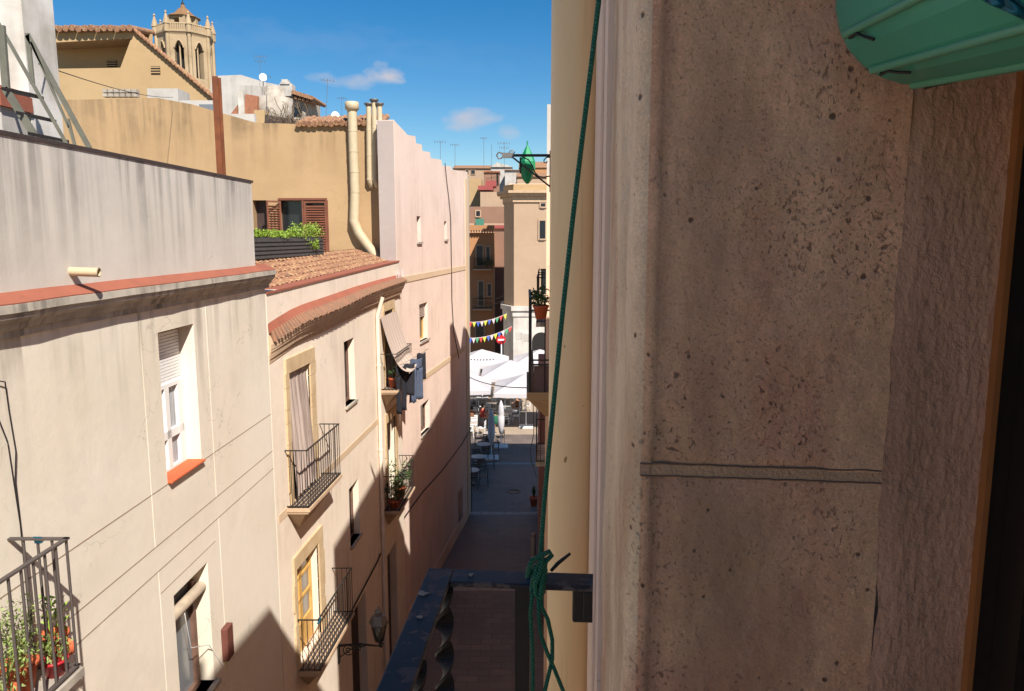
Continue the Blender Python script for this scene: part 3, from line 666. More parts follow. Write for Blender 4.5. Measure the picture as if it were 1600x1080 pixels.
# door 1 with striped curtain; a wavy sheet
def curtain_sheet(f, y0, y1, h0, h1, o0, o1, mat, parent, name='curtain'):
    m = MB(); n = 26; k = 8; vs = []
    for j in range(k+1):
        for i in range(n+1):
            t = j/k; u = i/n; vs.append(f.pt(y0+(y1-y0)*u, h0+(h1-h0)*t, o0+(o1-o0)*(1-t)+.022*math.sin(u*34+t*1.5)*(1-t*.5)))
    m.add(vs, [(j*(n+1)+i, j*(n+1)+i+1, (j+1)*(n+1)+i+1, (j+1)*(n+1)+i) for j in range(k) for i in range(n)], True)
    return m.build(name, mat, parent)
dr = MB(); B2.box(dr, d1[0], d1[1], d1[2], d1[3], -.278, -.24); dr = dr.build('door', 'darkdoor', b2)
curtain_sheet(B2, d1[0]+.02, d1[1]-.02, d1[2]+.1, d1[3]-.03, -.05, .08, 'curtain', dr)
def glazed_door(f, q, parent, mat='yellowwood'):
    a, b, c, d = q[:4]; z0 = -q[4]+.003; z1 = z0+.06; fr = MB(); mid = (a+b)/2; t = .07
    for (p, r, s_, u) in ((a, a+t, c, d), (b-t, b, c, d), (mid-.07, mid+.07, c, d-t), (a+t, b-t, d-t, d), (a+t, b-t, c, c+.55), (a+t, b-t, c+.55+(d-c-.55)*.33, c+.6+(d-c-.55)*.33), (a+t, b-t, c+.55+(d-c-.55)*.66, c+.6+(d-c-.55)*.66)):
        f.box(fr, p, r, s_, u, z0, z1)
    fr = fr.build('door', mat, parent)
    m = MB(); f.box(m, a+t, b-t, c+.5, d-t, z0, z0+.02); m.build('pane', 'glassgrey', fr)
    return fr
glazed_door(B2, d2, b2); glazed_door(B2, d4, b2, 'darkdoor'); glazed_door(B2, d5, b2, 'darkdoor')
window(B2, s1, b2, 'wood'); window(B2, s2, b2, 'wood')
m = MB(); B2.box(m, d3[0], d3[1], d3[2], d3[3], -.24, -.2); m.build('door', 'darkdoor', b2)
m = MB(); B2.box(m, d6[0], d6[1], d6[2], d6[3], -.24, -.2); m.build('door', 'darkdoor', b2)
m = MB(); B2.box(m, s1[0]-.03, s1[1]+.05, s1[2]-.05, s1[2], -.19, .05); m.build('sill', 'cornice', b2)
m = MB(); B2.box(m, s2[0]-.03, s2[1]+.05, s2[2]-.05, s2[2], -.19, .05); m.build('sill', 'cornice', b2)
def balcony(f, y0, y1, hf, out, parent, rail=1.0, n=14):
    m = MB(); f.box(m, y0-.04, y1+.04, hf-.06, hf, 0, out+.03); f.box(m, y0-.02, y1+.02, hf-.10, hf-.062, 0, out)
    # tapering corbel under slab
    m.hexa([f.pt(y0+.45, hf-.55, 0), f.pt(y0+.45, hf-.55, .02), f.pt(y1-.45, hf-.55, .02), f.pt(y1-.45, hf-.55, 0), f.pt(y0, hf-.101, 0), f.pt(y0, hf-.101, out-.05), f.pt(y1, hf-.101, out-.05), f.pt(y1, hf-.101, 0)])
    bl = m.build('balcony', 'cornice2', parent)
    railing(f, y0, y1, hf, hf+rail, out, bl, n=n, side_n=3, rb=.007, rt=.008, flat=.014)
    m = MB()
    for k in range(5): f.box(m, y0+.02, y1-.02, hf+.001, hf+.012, .03+k*out/5.2, .03+k*out/5.2+.045)
    m.build('floor_slats', 'greyiron', bl)
    return bl
balcony(B2, 12.45, 14.3, -4.62, .37, b2, 1.02, 15)
balcony(B2, 12.62, 14.75, -7.74, .40, b2, .98, 17)
balcony(B2, 19.25, 21.2, -3.95, .42, b2, .95, 14)
balcony(B2, 19.25, 21.2, -7.22, .42, b2, .95, 14)
m = MB(); m.tube([B2.pt(12.6, -6.82, .40), B2.pt(12.7, -6.76, .41), B2.pt(12.78, -6.84, .39)], .02, 6)
tag(m.build('teal_cord', 'bluerope'), 'scrap of teal cord knotted on the lower balcony rail of the cream house', 'rope')
# tiled roof + terrace behind the parapet
def tiled_roof(pts, parent, ncol, name='roof', amp=.05, mat='tile', rows=6):
    # pts: eave-left, eave-right, ridge-right, ridge-left
    a, b, c, d = [Vector(p) for p in pts]; nrm = (b-a).cross(d-a).normalized()
    if nrm.z < 0: nrm = -nrm
    n = ncol*8; vs = []; m = MB(); K = rows*2
    for j in range(K+1):
        t = (j//2+(j % 2))/rows if j else 0
        row = j//2
        t = min(1, (row+(j % 2))/rows) if j else 0
        off = .02 if j % 2 == 0 else 0.0
        for i in range(n+1):
            u = i/n; ph = i % 8/8; bumpy = amp*(abs(math.sin(math.pi*ph))*1.0-.3); jit = .012*noise.noise(Vector((i//8*3.3, row*2.7, 1)))
            vs.append(a.lerp(b, u).lerp(d.lerp(c, u), t)+nrm*(bumpy+off+jit))
    m.add(vs, [(j*(n+1)+i, j*(n+1)+i+1, (j+1)*(n+1)+i+1, (j+1)*(n+1)+i) for j in range(K) for i in range(n)])
    return m.build(name, mat, parent)
tiled_roof([B2.pt(11.9, -.90, -.3), B2.pt(21.9, -.70, -.3), B2.pt(21.9, -.38, -1.25), B2.pt(11.9, -.46, -1.25)], b2, 42, amp=.045, rows=5)
m = MB(); B2.box(m, 11.9, 22.2, -.9, -.45, -8, -1.25); m.build('terrace', 'concrete', b2)
# planter trough with plants on terrace
pl = empty('planter_trough', B2.pt(16.2, -.42, -1.15), 'long dark slatted planter with bright green plants on the tiled roof terrace', 'planter')
m = MB(); B2.box(m, 13.8, 18.45, -.44, -.02, -1.42, -1.12)
for k in range(5): B2.box(m, 13.8, 18.45, -.42+k*.08, -.37+k*.08, -1.12, -1.10)
m.build('trough', simple('grey_black_slats', rgb(74, 72, 70), .7), pl)
m = MB(); B2.box(m, 13.85, 18.4, -.04, -.012, -1.4, -1.14); m.build('soil', 'soil', pl)
m = MB(); rnd = random.Random(4)
for k in range(60):
    Y = rnd.uniform(13.9, 18.3); big = .16 if Y > 17 else (.06 if Y < 16.6 else .1)
    m.leaves(B2.pt(Y, .02+big*rnd.uniform(.2, 1), -1.22+rnd.uniform(-.1, .1)), (.14, .14, big+.02), 60, .028, k)
for k in range(10): m.leaves(B2.pt(17.6+rnd.uniform(-.4, .3), -.1-rnd.uniform(0, .15), -1.08), (.08, .12, .1), 30, .026, 100+k)
m.build('foliage', 'leaf', pl)
# downpipe on building 2
dp = B2.px(590, 620); m = MB(); m.tube([B2.pt(dp[0]-.05, -1.5, .2), B2.pt(dp[0]-.05, -1.7, .14), B2.pt(dp[0]-.05, -1.95, .06), B2.pt(dp[0]-.05, -H+.1, .06)], .05, 12)
for hh in (-3.2, -5.4, -7.6, -9.6): m.tube([B2.pt(dp[0]-.05, hh, .06), B2.pt(dp[0]-.05, hh-.05, .06)], .06, 12)
tag(m.build('downpipe', 'b2'), 'pale plaster-coloured downpipe running from the curved eave to the street', 'pipe')
# awning and laundry at the upper far balcony
m = MB(); n = 14; vs = []
for j in range(9):
    Y = 19.3+1.9*j/8
    for i in range(n+1):
        t = i/n; out = .03+.72*t; h = -2.05-1.42*(1-(1-t)**2.3); vs.append(B2.pt(Y+.02*math.sin(t*6), h-.05*math.sin(j*.9)*t, out))
m.add(vs, [(j*(n+1)+i, j*(n+1)+i+1, (j+1)*(n+1)+i+1, (j+1)*(n+1)+i) for j in range(8) for i in range(n)], True)
m.tube([B2.pt(20.9, -3.1, .5), B2.pt(20.9, -3.1, .98)], .012, 6).tube([B2.pt(21.1, -3.5, .7), B2.pt(19.3, -3.5, .74)], .012, 6)
tag(m.build('awning', 'awning'), 'beige striped fabric awning slung over the upper far balcony', 'awning')
def cloth(y0, y1, h0, h1, out, mat, label, name, split=False, seed=0):
    m = MB(); rnd = random.Random(seed)
    def strip(ya, yb, ha, hb, ph):
        n = 8; k = 8; vs = []
        for j in range(k+1):
            for i in range(n+1):
                t = j/k; u = i/n; pin = .04*math.sin(u*9+ph)*t; vs.append(B2.pt(ya+(yb-ya)*u*(1-.12*t), ha+(hb-ha)*t+.02*math.sin(u*7), out+(ya+(yb-ya)*u-y0)*.75+pin+.03*t*math.sin(ph)))
        m.add(vs, [(j*(n+1)+i, j*(n+1)+i+1, (j+1)*(n+1)+i+1, (j+1)*(n+1)+i) for j in range(k) for i in range(n)], True)
    if split:
        w = (y1-y0); strip(y0, y1, h0, h0-.25, seed); strip(y0, y0+w*.46, h0-.25, h1, seed+1); strip(y1-w*.46, y1, h0-.25, h1+.06, seed+2)
    else: strip(y0, y1, h0, h1, seed)
    o_ = m.build(name, mat); s_ = o_.modifiers.new('solid', 'SOLIDIFY'); s_.thickness = .012
    tag(o_, label, 'clothing', 'washing hung off the upper far balcony'); return o_
cloth(19.3, 19.62, -3.35, -4.6, .36, 'navy', 'dark navy trousers, nearest of the washing under the striped awning', 'trousers', True, 1)
cloth(19.7, 20.0, -3.35, -4.2, .52, 'blackcloth', 'short black shirt hanging between the navy trousers and the blue jeans', 'shirt', False, 2)
cloth(20.15, 20.5, -3.3, -4.5, .6, 'jeans', 'faded blue jeans hanging on the balcony washing line', 'jeans', True, 3)
cloth(20.6, 20.85, -3.2, -3.95, .70, 'blackcloth', 'black garment farthest along the balcony washing line', 'shirt', False, 5)
m = MB(); m.tube(sag(B2.pt(19.25, -3.33, .40), B2.pt(21.25, -3.15, .9), .03), .005, 5)
tag(m.build('washing_line', 'black'), 'washing line strung along the upper far balcony', 'line')
def onf2(Y, h, out): p = B2.pt(Y, h, out); return (p.x, p.y, p.z)
pot_plant(onf2(19.6, -3.94, .25), .13, .26, 'terracotta pot on the floor of the upper far balcony under the washing', 'pot', 'leafdark', .12, .2, 100, .035, 21)
pot_plant(onf2(20.3, -7.2, .22), .15, .3, 'green shrub in a terracotta pot on the lower far balcony', 'pot', 'leafdark', .3, .5, 420, .045, 22, 7)
pot_plant(onf2(19.5, -7.2, .22), .17, .2, 'dark bushy plant at the near end of the lower far balcony', 'pot', 'leafdark', .3, .4, 420, .04, 23, 7)
# wall street lamp on building 2
A = B2.px(528, 1012); la = B2.pt(A[0], A[1], 0); lo = .92
lm = empty('street_lamp', la, 'iron wall street lantern on a scrolled bracket, low on the cream house', 'street lamp')
tip = la+Vector((lo, 0, .03)); m = MB()
m.tube([la+Vector((0, 0, .04)), la+Vector((lo*.5, 0, .08)), tip], [.03, .022, .018], 8); m.tube([la+Vector((0, 0, -.25)), la+Vector((.25, 0, -.05)), la+Vector((.6, 0, .05))], .014, 8)
for (cx, cz, rr) in ((.22, -.06, .11), (.22, -.06, .05), (.45, -.0, .05), (lo, .06, .05)):
    m.tube([la+Vector((cx+rr*math.cos(k*.45), 0, cz+rr*math.sin(k*.45))) for k in range(13)], .012, 6)
m.box(la.x-.01, la.x+.03, la.y-.05, la.y+.05, la.z-.35, la.z+.15); m.build('bracket', 'iron', lm)
L0 = tip+Vector((-.04, 0, .1))
m = MB()
for k in range(6):
    a = k*math.pi/3; m.tube([L0+Vector((.09*math.cos(a), .09*math.sin(a), .05)), L0+Vector((.17*math.cos(a), .17*math.sin(a), .42))], .010, 5)
m.tube([tip, L0+Vector((0, 0, .06))], .03, 8)
m.lathe(L0, [(.05, .0), (.1, .03), (.1, .06)], 6); m.build('cage', 'iron', lm)
m = MB(); m.lathe(L0, [(.084, .06), (.158, .41)], 6); m.build('pane', 'lampglass', lm)
m = MB(); m.lathe(L0, [(.20, .42), (.215, .44), (.14, .60), (.075, .62), (.07, .68), (.09, .69), (.03, .74), (.012, .80)], 6, False); m.build('lantern_cap', 'zinc', lm)
# cables across building 2 / pink building, lower
def onwall(f, pts, out=.03): return [f.pt(*f.px(*p), out) for p in pts]
m = MB(); m.tube(onwall(B2, [(536, 985), (545, 960), (570, 912), (588, 878), (593, 865)]), .02, 6)
tag(m.build('wall_cable', 'black'), 'thick black cable climbing the cream house wall beside the lantern', 'cable')
m = MB(); m.tube(onwall(B4, [(628, 812), (640, 795), (660, 768), (690, 735), (705, 715), (722, 692), (733, 672), (735, 668)]), .022, 6)
m.tube(onwall(B4, [(733, 668), (734, 690), (736, 760), (736, 800)]), .02, 6)
tag(m.build('wall_cable', 'black'), 'black cable rising diagonally across the shaded pink wall to its corner', 'cable')
m = MB(); m.tube(onwall(B4, [(694, 255), (697, 285), (700, 310), (703, 340), (704, 400), (705, 470), (708, 520), (716, 560)]), .015, 6)
tag(m.build('wall_cable', 'black'), 'thin dark cable hanging down the upper sunlit pink wall', 'cable')

# ============================================================ PINK BUILDING 4
b4 = empty('pink_building', (-3.3, 26, 0), 'tall pale pink building with stepped roofline and few small windows', 'building')
q1 = hp(B4, (651, 340), (657, 336), (657, 378)) + (.18,)
q2 = hp(B4, (694, 347), (698, 345), (698, 374)) + (.18,)
q3 = hp(B4, (655, 477), (668, 471), (669, 528)) + (.22,)
q4 = hp(B4, (657, 636), (671, 621), (672, 668)) + (.22,)
q5 = hp(B4, (716, 768), (723, 762), (722, 800)); q5 = (q5[0], q5[1], -H+.03, q5[3], .25)
q6 = hp(B4, (657, 700), (671, 690), (671, 730)); q7 = (23.7, 24.6, -H+.03, -9.4, .25)
XS = 21.74
m = MB(); m.box(-9, -3.55, 23.4, 31.9, 0, H+2.2); m.build('rear_wing', 'pink', b4)
top = B4.wall(XS, 31.95, -H, 2.3, [q1, q2, q3, q4, q5], thick=.45).build('wall', 'pink', b4)
# stepped roofline prism, sits on the wall
stp = [(622, 192), (637, 211), (649, 213), (650, 224), (659, 226), (660, 236), (672, 238), (673, 247), (690, 250), (691, 259), (705, 260), (706, 265), (731, 269)]
m = MB(); prev = None; P4 = [B4.px(*p) for p in stp]
poly = [(XS, 2.3)]+[(XS, P4[0][1]+.02)]
for i in range(1, len(P4)): poly.append((P4[i][0], P4[i][1]))
poly.append((31.95, P4[-1][1])); poly.append((31.95, 2.3))
m.prism([B4.pt(y, h, 0) for (y, h) in poly], (-.5, .07, 0)); m.build('stepped_parapet', 'pink', b4)
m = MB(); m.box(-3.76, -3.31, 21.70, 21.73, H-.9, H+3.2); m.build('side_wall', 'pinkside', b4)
m = MB(); B4.box(m, XS+.02, 31.9, -1.35, -1.17, 0, .02); B4.box(m, XS+.02, 31.9, -4.68, -4.5, 0, .02); m.build('string_course', 'band', b4)
m = MB(); B4.box(m, 31.35, 31.97, -H+.02, 2.35, .0, .03); m.build('corner_quoin', 'band', b4)
m = MB(); B4.box(m, XS+.02, 31.34, -H, -H+.5, 0, .02); m.build('plinth', 'rowwall', b4)
def small_sill(f, q, parent):
    m = MB(); f.box(m, q[0]-.04, q[1]+.06, q[2]-.06, q[2], -.1, .06); m.build('sill', 'concrete', parent)
for q in (q1, q2, q3, q4): small_sill(B4, q, b4)
window(B4, q1, b4, 'dark', .18); window(B4, q2, b4, 'dark', .18); window(B4, q4, b4, 'wood', .22)
fr = window(B4, q3, b4, 'yellow', .22)
m = MB(); B4.box(m, q3[0]+.02, q3[1]-.02, q3[2]+.75, q3[3]-.03, -.16, -.1); m.build('shutter', 'oldshutter', fr)
m = MB(); B4.box(m, q5[0], q5[1], q5[2], q5[3], -.24, -.2); m.build('door', 'darkdoor', b4)
m = MB()
for (s_, o_) in (((673, 250), 0),):
    y_, h_ = B4.px(*s_); B4.box(m, y_-.3, y_+.3, h_-.3, h_+.45, -.9, -.5)
m.build('chimney', 'terra', b4)
# spiked thing by the eave end: anti bird spikes
m = MB()
for k in range(16):
    p = B2.pt(20.9+.045*k, -1.17, .12); m.tube([p, p+Vector((random.uniform(-.08, .12), random.uniform(-.05, .05), random.uniform(.18, .3)))], .004, 4)
tag(m.build('bird_spikes', 'whitepvc'), 'fine pale bird spikes at the far end of the tiled eave', 'bird spikes')

# ============================================================ OCHRE BUILDING (behind)
b3 = empty('ochre_building', (-8, 22.4, H-.6), 'ochre plastered building with vent pipes and a shuttered terrace window', 'building')
YO = 22.3
def pl(p, Y=YO): v = P(p[0], p[1], Y); return v
def wall_poly(pts, Y, depth, holes=()):
    # vertical wall facing the camera side; outline by points on plane y=Y, holes are (x0,x1,z0,z1)
    m = MB(); P_ = [Vector((p.x, Y, p.z)) for p in pts]
    return m.prism(P_, (0, depth, 0))
top_pts = [pl(p) for p in ((40, 156), (120, 156), (245, 153), (300, 163), (330, 172), (400, 192), (470, 194), (560, 192), (600, 190))]
xr = pl((602, 300)).x
# wall with one real window opening: built as columns
wx0, wx1 = pl((436, 340)).x, pl((512, 340)).x; wz1 = pl((475, 313)).z; wz0 = pl((475, 376)).z-.5
nx0, nx1 = pl((396, 340)).x, pl((417, 340)).x
def topz(x):
    pts = top_pts
    for i in range(len(pts)-1):
        if pts[i].x <= x <= pts[i+1].x: return pts[i].z+(pts[i+1].z-pts[i].z)*(x-pts[i].x)/(pts[i+1].x-pts[i].x)
    return pts[-1].z if x > pts[-1].x else pts[0].z
m = MB(); xs = sorted({p.x for p in top_pts if p.x < xr} | {wx0, wx1, nx0, nx1, xr})
for i in range(len(xs)-1):
    a, b = xs[i], xs[i+1]; mid = (a+b)/2; z0 = H-1.2
    if wx0 < mid < wx1 or nx0 < mid < nx1:
        m.quad((a, YO, wz1), (b, YO, wz1), (b, YO, topz(b)), (a, YO, topz(a))); m.quad((a, YO, z0), (b, YO, z0), (b, YO, wz0), (a, YO, wz0))
        m.quad((a, YO, wz1), (b, YO, wz1), (b, YO+.35, wz1), (a, YO+.35, wz1)); m.quad((a, YO+.35, wz0), (b, YO+.35, wz0), (b, YO+.35, wz1), (a, YO+.35, wz1))
    else: m.quad((a, YO, z0), (b, YO, z0), (b, YO, topz(b)), (a, YO, topz(a)))
    m.quad((a, YO, topz(a)), (b, YO, topz(b)), (b, YO+1, topz(b)), (a, YO+1, topz(a)))
    m.quad((a, YO+1, z0), (b, YO+1, z0), (b, YO+1, topz(b)), (a, YO+1, topz(a)))
for x in (wx0, wx1, nx0, nx1): m.quad((x, YO, wz0), (x, YO+.35, wz0), (x, YO+.35, wz1), (x, YO, wz1))
m.quad((xr, YO, H-1.2), (xr, YO+1, H-1.2), (xr, YO+1, topz(xr)), (xr, YO, topz(xr)))
m.build('wall', 'ochre', b3)
wi = MB(); wi.box(wx0+.0, wx1, YO-.03, YO+.05, wz1-.0, wz1+.06).box(wx1-.05, wx1+.02, YO-.03, YO+.05, wz0, wz1).box(pl((474, 340)).x-.03, pl((474, 340)).x+.03, YO-.02, YO+.05, wz0, wz1)
wi = wi.build('window', 'brownwood', b3)
m = MB(); m.box(wx0, wx1, YO+.31, YO+.34, wz0, wz1); m.build('pane', 'glass', wi)
def shutter_leaf(x0, y0, x1, y1, z0, z1, parent):
    m = MB(); A = Vector((x0, y0, 0)); Bq = Vector((x1, y1, 0)); D = (Bq-A); L = D.length; D.normalize(); N = Vector((D.y, -D.x, 0))*.02
    def bx(u0, u1, a, b, tl=0):
        p = A+D*u0; q = A+D*u1
        m.hexa([p-N+Vector((0, 0, a)), q-N+Vector((0, 0, a)), q+N+Vector((0, 0, a-tl)), p+N+Vector((0, 0, a-tl)), p-N+Vector((0, 0, b)), q-N+Vector((0, 0, b)), q+N+Vector((0, 0, b-tl)), p+N+Vector((0, 0, b-tl))])
    bx(0, .05, z0, z1); bx(L-.05, L, z0, z1); bx(.05, L-.05, z0, z0+.05); bx(.05, L-.05, z1-.05, z1); k = z0+.08
    while k < z1-.1: bx(.05, L-.05, k, k+.022, .03); k += .07
    return m.build('shutter', 'brownwood', parent)
shutter_leaf(pl((476, 340)).x, YO-.03, wx1-.02, YO-.03, wz0, wz1-.03, wi)
shutter_leaf(pl((440, 340)).x, YO-.04, pl((421, 340)).x+.03, YO-.32, wz0, wz1-.02, wi)
n_ = MB(); n_.box(nx0, nx1, YO+.31, YO+.34, wz0, wz1); n_.build('window', 'darkdoor', b3)
# tile edge on top right
m = MB(); x = pl((468, 190)).x; k = 0
while x < xr-.02:
    z = topz(x)+.0; dz = .035*math.sin(k*1.9); m.tube([(x, YO-.14, z-.02+dz*.5), (x+.02, YO+1.0, z+.30+dz*.5)], .085, 8, True); x += .155; k += 1
m.build('roof_tiles', 'tile', b3)
def ventpipe(pts, r, name, capw, caph, label=None, mat='creampipe', capmat=None):
    m = MB(); m.tube(pts, r, 14)
    a_, b_ = Vector(pts[0]), Vector(pts[1]); nn_ = max(2, int((a_-b_).length/.55))
    for i_ in range(1, nn_+1): q_ = a_.lerp(b_, i_/nn_); m.tube([q_+Vector((0, 0, .03)), q_-Vector((0, 0, .03))], r*1.05, 14)
    o = m.build(name, mat, b3)
    t = Vector(pts[0]); m = MB(); m.lathe(t, [(r*1.0, -.05), (capw*.8, .0), (capw, .02), (capw, caph), (capw*.9, caph+.02)], 16); m.build('cap', capmat or mat, o); return o
yv = YO-.16
zz = lambda p: P(p[0], p[1], yv)
v = [zz((550, 172)), zz((550, 300)), zz((553, 345)), zz((560, 363)), zz((592, 408))]
v[1].x = v[0].x+.02
ventpipe(v, .135, 'vent_pipe', .20, .20)
for i, px_ in enumerate((576, 584.5, 593)):
    a = P(px_, 164 if i != 1 else 158, yv+.02); b = P(px_+1, 280, yv+.02); c = P(px_+2, 291, yv+.08)
    ventpipe([a, b, Vector((b.x+.02, b.y+.02, b.z-.1)), Vector((b.x+.04, b.y+.13, b.z-.2))], .072, 'vent_pipe', .135, .03, capmat='zinc')
# vents (concrete blocks) on wall top
m = MB(); a = P(163, 152, YO+.3); b = P(212, 152, YO+.3); x = a.x
while x < b.x:
    for zt in (0, .12): m.box(x, x+.13, YO+.2, YO+.4, a.z+zt, a.z+zt+.09)
    x += .17
tag(m.build('block_stack', 'concrete'), 'low stack of pierced concrete blocks on top of the ochre wall', 'blocks')
# gable volume behind
YG = 30.
b3g = empty('ochre_gable_house', P(220, 150, YG), 'ochre gabled house with recessed loggia behind the long ochre wall', 'building')
G = lambda px_, py_: P(px_, py_, YG)
m = MB()
lft = G(100, 50); c205 = G(206, 48)
# gable wall right part
m.prism([G(206, 200), G(345, 200), G(334, 152), G(322, 138), G(300, 119), G(250, 80), G(212, 50), G(206, 49)], (0, .3, 0))
# left part: above, right and below the loggia
m.prism([G(60, 49), G(206, 49), G(205, 59.9), G(60, 68)], (0, .3, 0))
m.prism([G(206, 49.1), G(206, 199), G(188, 199), G(188, 106), G(205, 60)], (0, .3, 0))
m.prism([G(60, 108), G(187.9, 106), G(187.9, 199), G(60, 199)], (0, .3, 0))
m.build('wall', 'ochre2', b3g)
m = MB(); m.quad(G(50, 40)+Vector((0, 1.2, 0)), G(215, 40)+Vector((0, 1.2, 0)), G(215, 120)+Vector((0, 1.2, 0)), G(50, 120)+Vector((0, 1.2, 0)))
m.quad(G(205, 60)+Vector((0, .3, 0)), G(188, 106)+Vector((0, .3, 0)), G(188, 106)+Vector((0, 1.2, 0)), G(205, 60)+Vector((0, 1.2, 0)))
m.quad(G(60, 66)+Vector((0, .3, 0)), G(205, 59)+Vector((0, .3, 0)), G(205, 59)+Vector((0, 1.2, 0)), G(60, 66)+Vector((0, 1.2, 0))); m.build('loggia', 'ochre2', b3g)
for (x0, x1, y0, y1, dy) in ((142, 157, 83, 94, 1.19), (237, 250, 104, 116, -.001)):
    m = MB(); A = G(x0, y1)+Vector((0, dy, 0)); Bq = G(x1, y0)+Vector((0, dy, 0)); m.box(A.x, Bq.x, A.y-.03, A.y-.002, A.z, Bq.z)
    z = A.z+.04
    f_ = m.build('vent_grille', 'dark', b3g); m = MB()
    for k in range(3): m.box(A.x, Bq.x, A.y-.05, A.y-.031, A.z+.03+k*(Bq.z-A.z)/3, A.z+.07+k*(Bq.z-A.z)/3)
    m.build('slat', 'ochre2', f_)
m = MB(); x = lft.x-1; z = G(206, 47).z
while x < c205.x+.25: m.tube([(x, YG-.25, z+.02*math.sin(x*9)), (x+.02, YG+1.6, z+.3)], .12, 8); x += .24
g0, g1 = G(212, 49), G(334, 153); n = 22
for k in range(n): a_ = g0.lerp(g1, k/n); b_ = g0.lerp(g1, (k+1.15)/n); m.tube([a_+Vector((0, -.08, .05)), b_+Vector((0, -.08, -.01))], .075, 7)
m.build('roof', 'tile', b3g)
m = MB(); A = G(288, 162); Bq = G(332, 180); m.box(A.x, Bq.x, YG-3, YG-2, Bq.z-1, A.z); m.build('skylight', 'white', b3g)

# ============================================================ CHURCH TOWER
YT = 120.; cT = P(291, 100, YT); RT = 39/F*YT*.99
tw = empty('church_tower', (cT.x, YT, H), 'octagonal sandstone gothic bell tower with pinnacles rising above the ochre roofs', 'tower')
zt = P(289, 58, YT).z; zw0 = P(289, 128, YT).z; zw1 = P(289, 72, YT).z
def oct_pt(k, r): a = R(13.5+45*k); return Vector((cT.x+r*math.cos(a), YT-r*math.sin(a), 0))
m = MB(); dk = MB(); tr = MB()
for k in range(8):
    A = oct_pt(k, RT); Bq = oct_pt(k+1, RT); U = (Bq-A); Lw = U.length; U.normalize(); N = Vector((U.y, -U.x, 0))
    if (N.dot((A+Bq)/2-Vector((cT.x, YT, 0)))) < 0: N = -N
    pt = lambda u, z, o=0.: A+U*u+Vector((0, 0, z))+N*o
    w = .66; um = Lw/2; zs = zw1-1.1; z0 = H-5
    arch = [(um-w*(1-t*t*.0)*math.cos(math.pi/2*t) if False else um-w+w*t, zs+(zw1-zs)*math.sin(math.pi/2*min(1, t))**.8) for t in [i/6 for i in range(7)]]
    arch += [(2*um-u, z) for (u, z) in arch[-2::-1]]
    m.quad(pt(0, z0), pt(um-w, z0), pt(um-w, zt), pt(0, zt)); m.quad(pt(um+w, z0), pt(Lw, z0), pt(Lw, zt), pt(um+w, zt)); m.quad(pt(um-w, z0), pt(um+w, z0), pt(um+w, zw0), pt(um-w, zw0))
    for i in range(len(arch)-1):
        (u1, z1), (u2, z2) = arch[i], arch[i+1]; m.quad(pt(u1, z1), pt(u2, z2), pt(u2, zt), pt(u1, zt))
        m.quad(pt(u1, z1), pt(u2, z2), pt(u2, z2, -1.2), pt(u1, z1, -1.2))
    for u in (um-w, um+w): m.quad(pt(u, zw0), pt(u, zs), pt(u, zs, -1.2), pt(u, zw0, -1.2))
    dk.quad(pt(um-w, zw0, -1.1), pt(um+w, zw0, -1.1), pt(um+w, zw1, -1.1), pt(um-w, zw1, -1.1))
    tr.tube([pt(um, zw0, -.45), pt(um, zs+.6, -.45)], .13, 6)
    for sg in (-1, 1): tr.tube([pt(um+sg*w*.5-w*.5*math.cos(a), zs+.1+.9*math.sin(a), -.45) for a in [i*math.pi/8 for i in range(9)]], .12, 5)
    tr.tube([pt(u, z, .08) for (u, z) in arch], .12, 5)
    for u_ in (0,): tr.tube([pt(0, H-5, .05), pt(0, zt, .05)], .3, 6)
m.build('wall', 'sandstone', tw); dk.build('belfry_opening', 'dark', tw); tr.build('tracery', 'sandstone', tw)  # dark sheet inside each arch paints the unlit belfry
m = MB(); m.lathe((cT.x, YT, zt), [(RT, -.5), (RT+.1, -.3), (RT+.28, -.1), (RT+.28, .15), (RT+.1, .2)], 8, False, R(-13.5)); 
for k in range(8):
    A = oct_pt(k, RT+.1); Bq = oct_pt(k+1, RT+.1)
    for i in range(11): p = A.lerp(Bq, i/10); m.box(p.x-.11, p.x+.11, p.y-.11, p.y+.11, zt+.1, zt+1.0)
    m.tube([A+Vector((0, 0, zt+1.05)), Bq+Vector((0, 0, zt+1.05))], .14, 5)
m.build('gallery', 'sandstone', tw)
for k in range(8):
    p = oct_pt(k, RT+.15); m = MB(); m.lathe((p.x, p.y, zt), [(.42, -.2), (.42, 1.2), (.51, .9), (.38, 1.45), (.26, 1.9), (.1, 2.4), (.2, 2.5), (.05, 2.8)], 8, False); m.build('pinnacle', 'sandstone', tw)
zl = zt; m = MB()
r_l = 1.75
for k in range(6):
    a = R(60*k+10); q = Vector((cT.x+r_l*math.cos(a), YT-r_l*math.sin(a), 0)); m.box(q.x-.42, q.x+.42, q.y-.42, q.y+.42, zl-.2, zl+2.7)
m.lathe((cT.x, YT, zl), [(r_l+.3, 2.3), (r_l+.45, 2.5), (r_l+.4, 2.7)], 6, False); m.lathe((cT.x, YT, zl), [(r_l-.2, -.3), (r_l-.2, .8)], 6, False)
ln = m.build('lantern', 'sandstone', tw)
m = MB(); m.lathe((cT.x, YT, zl+2.7), [(r_l+.75, -.05), (r_l+.7, .05), (1.5, .5), (.8, 1.2), (.75, 1.3), (.45, 1.4), (.3, 1.8), (.1, 2.1)], 8, False, .3); m.build('cupola', simple('ochre_tile', rgb(130, 96, 62), .8), tw)
m = MB(); m.tube([(cT.x, YT, zl+4.7), (cT.x, YT, zl+6.2)], .07, 5).tube([(cT.x-.5, YT, zl+5.7), (cT.x+.4, YT, zl+5.7)], .06, 5); m.lathe((cT.x, YT, zl+4.5), [(.05, 0), (.25, .2), (.25, .35), (.05, .55)], 8); m.build('cross', 'iron', tw)

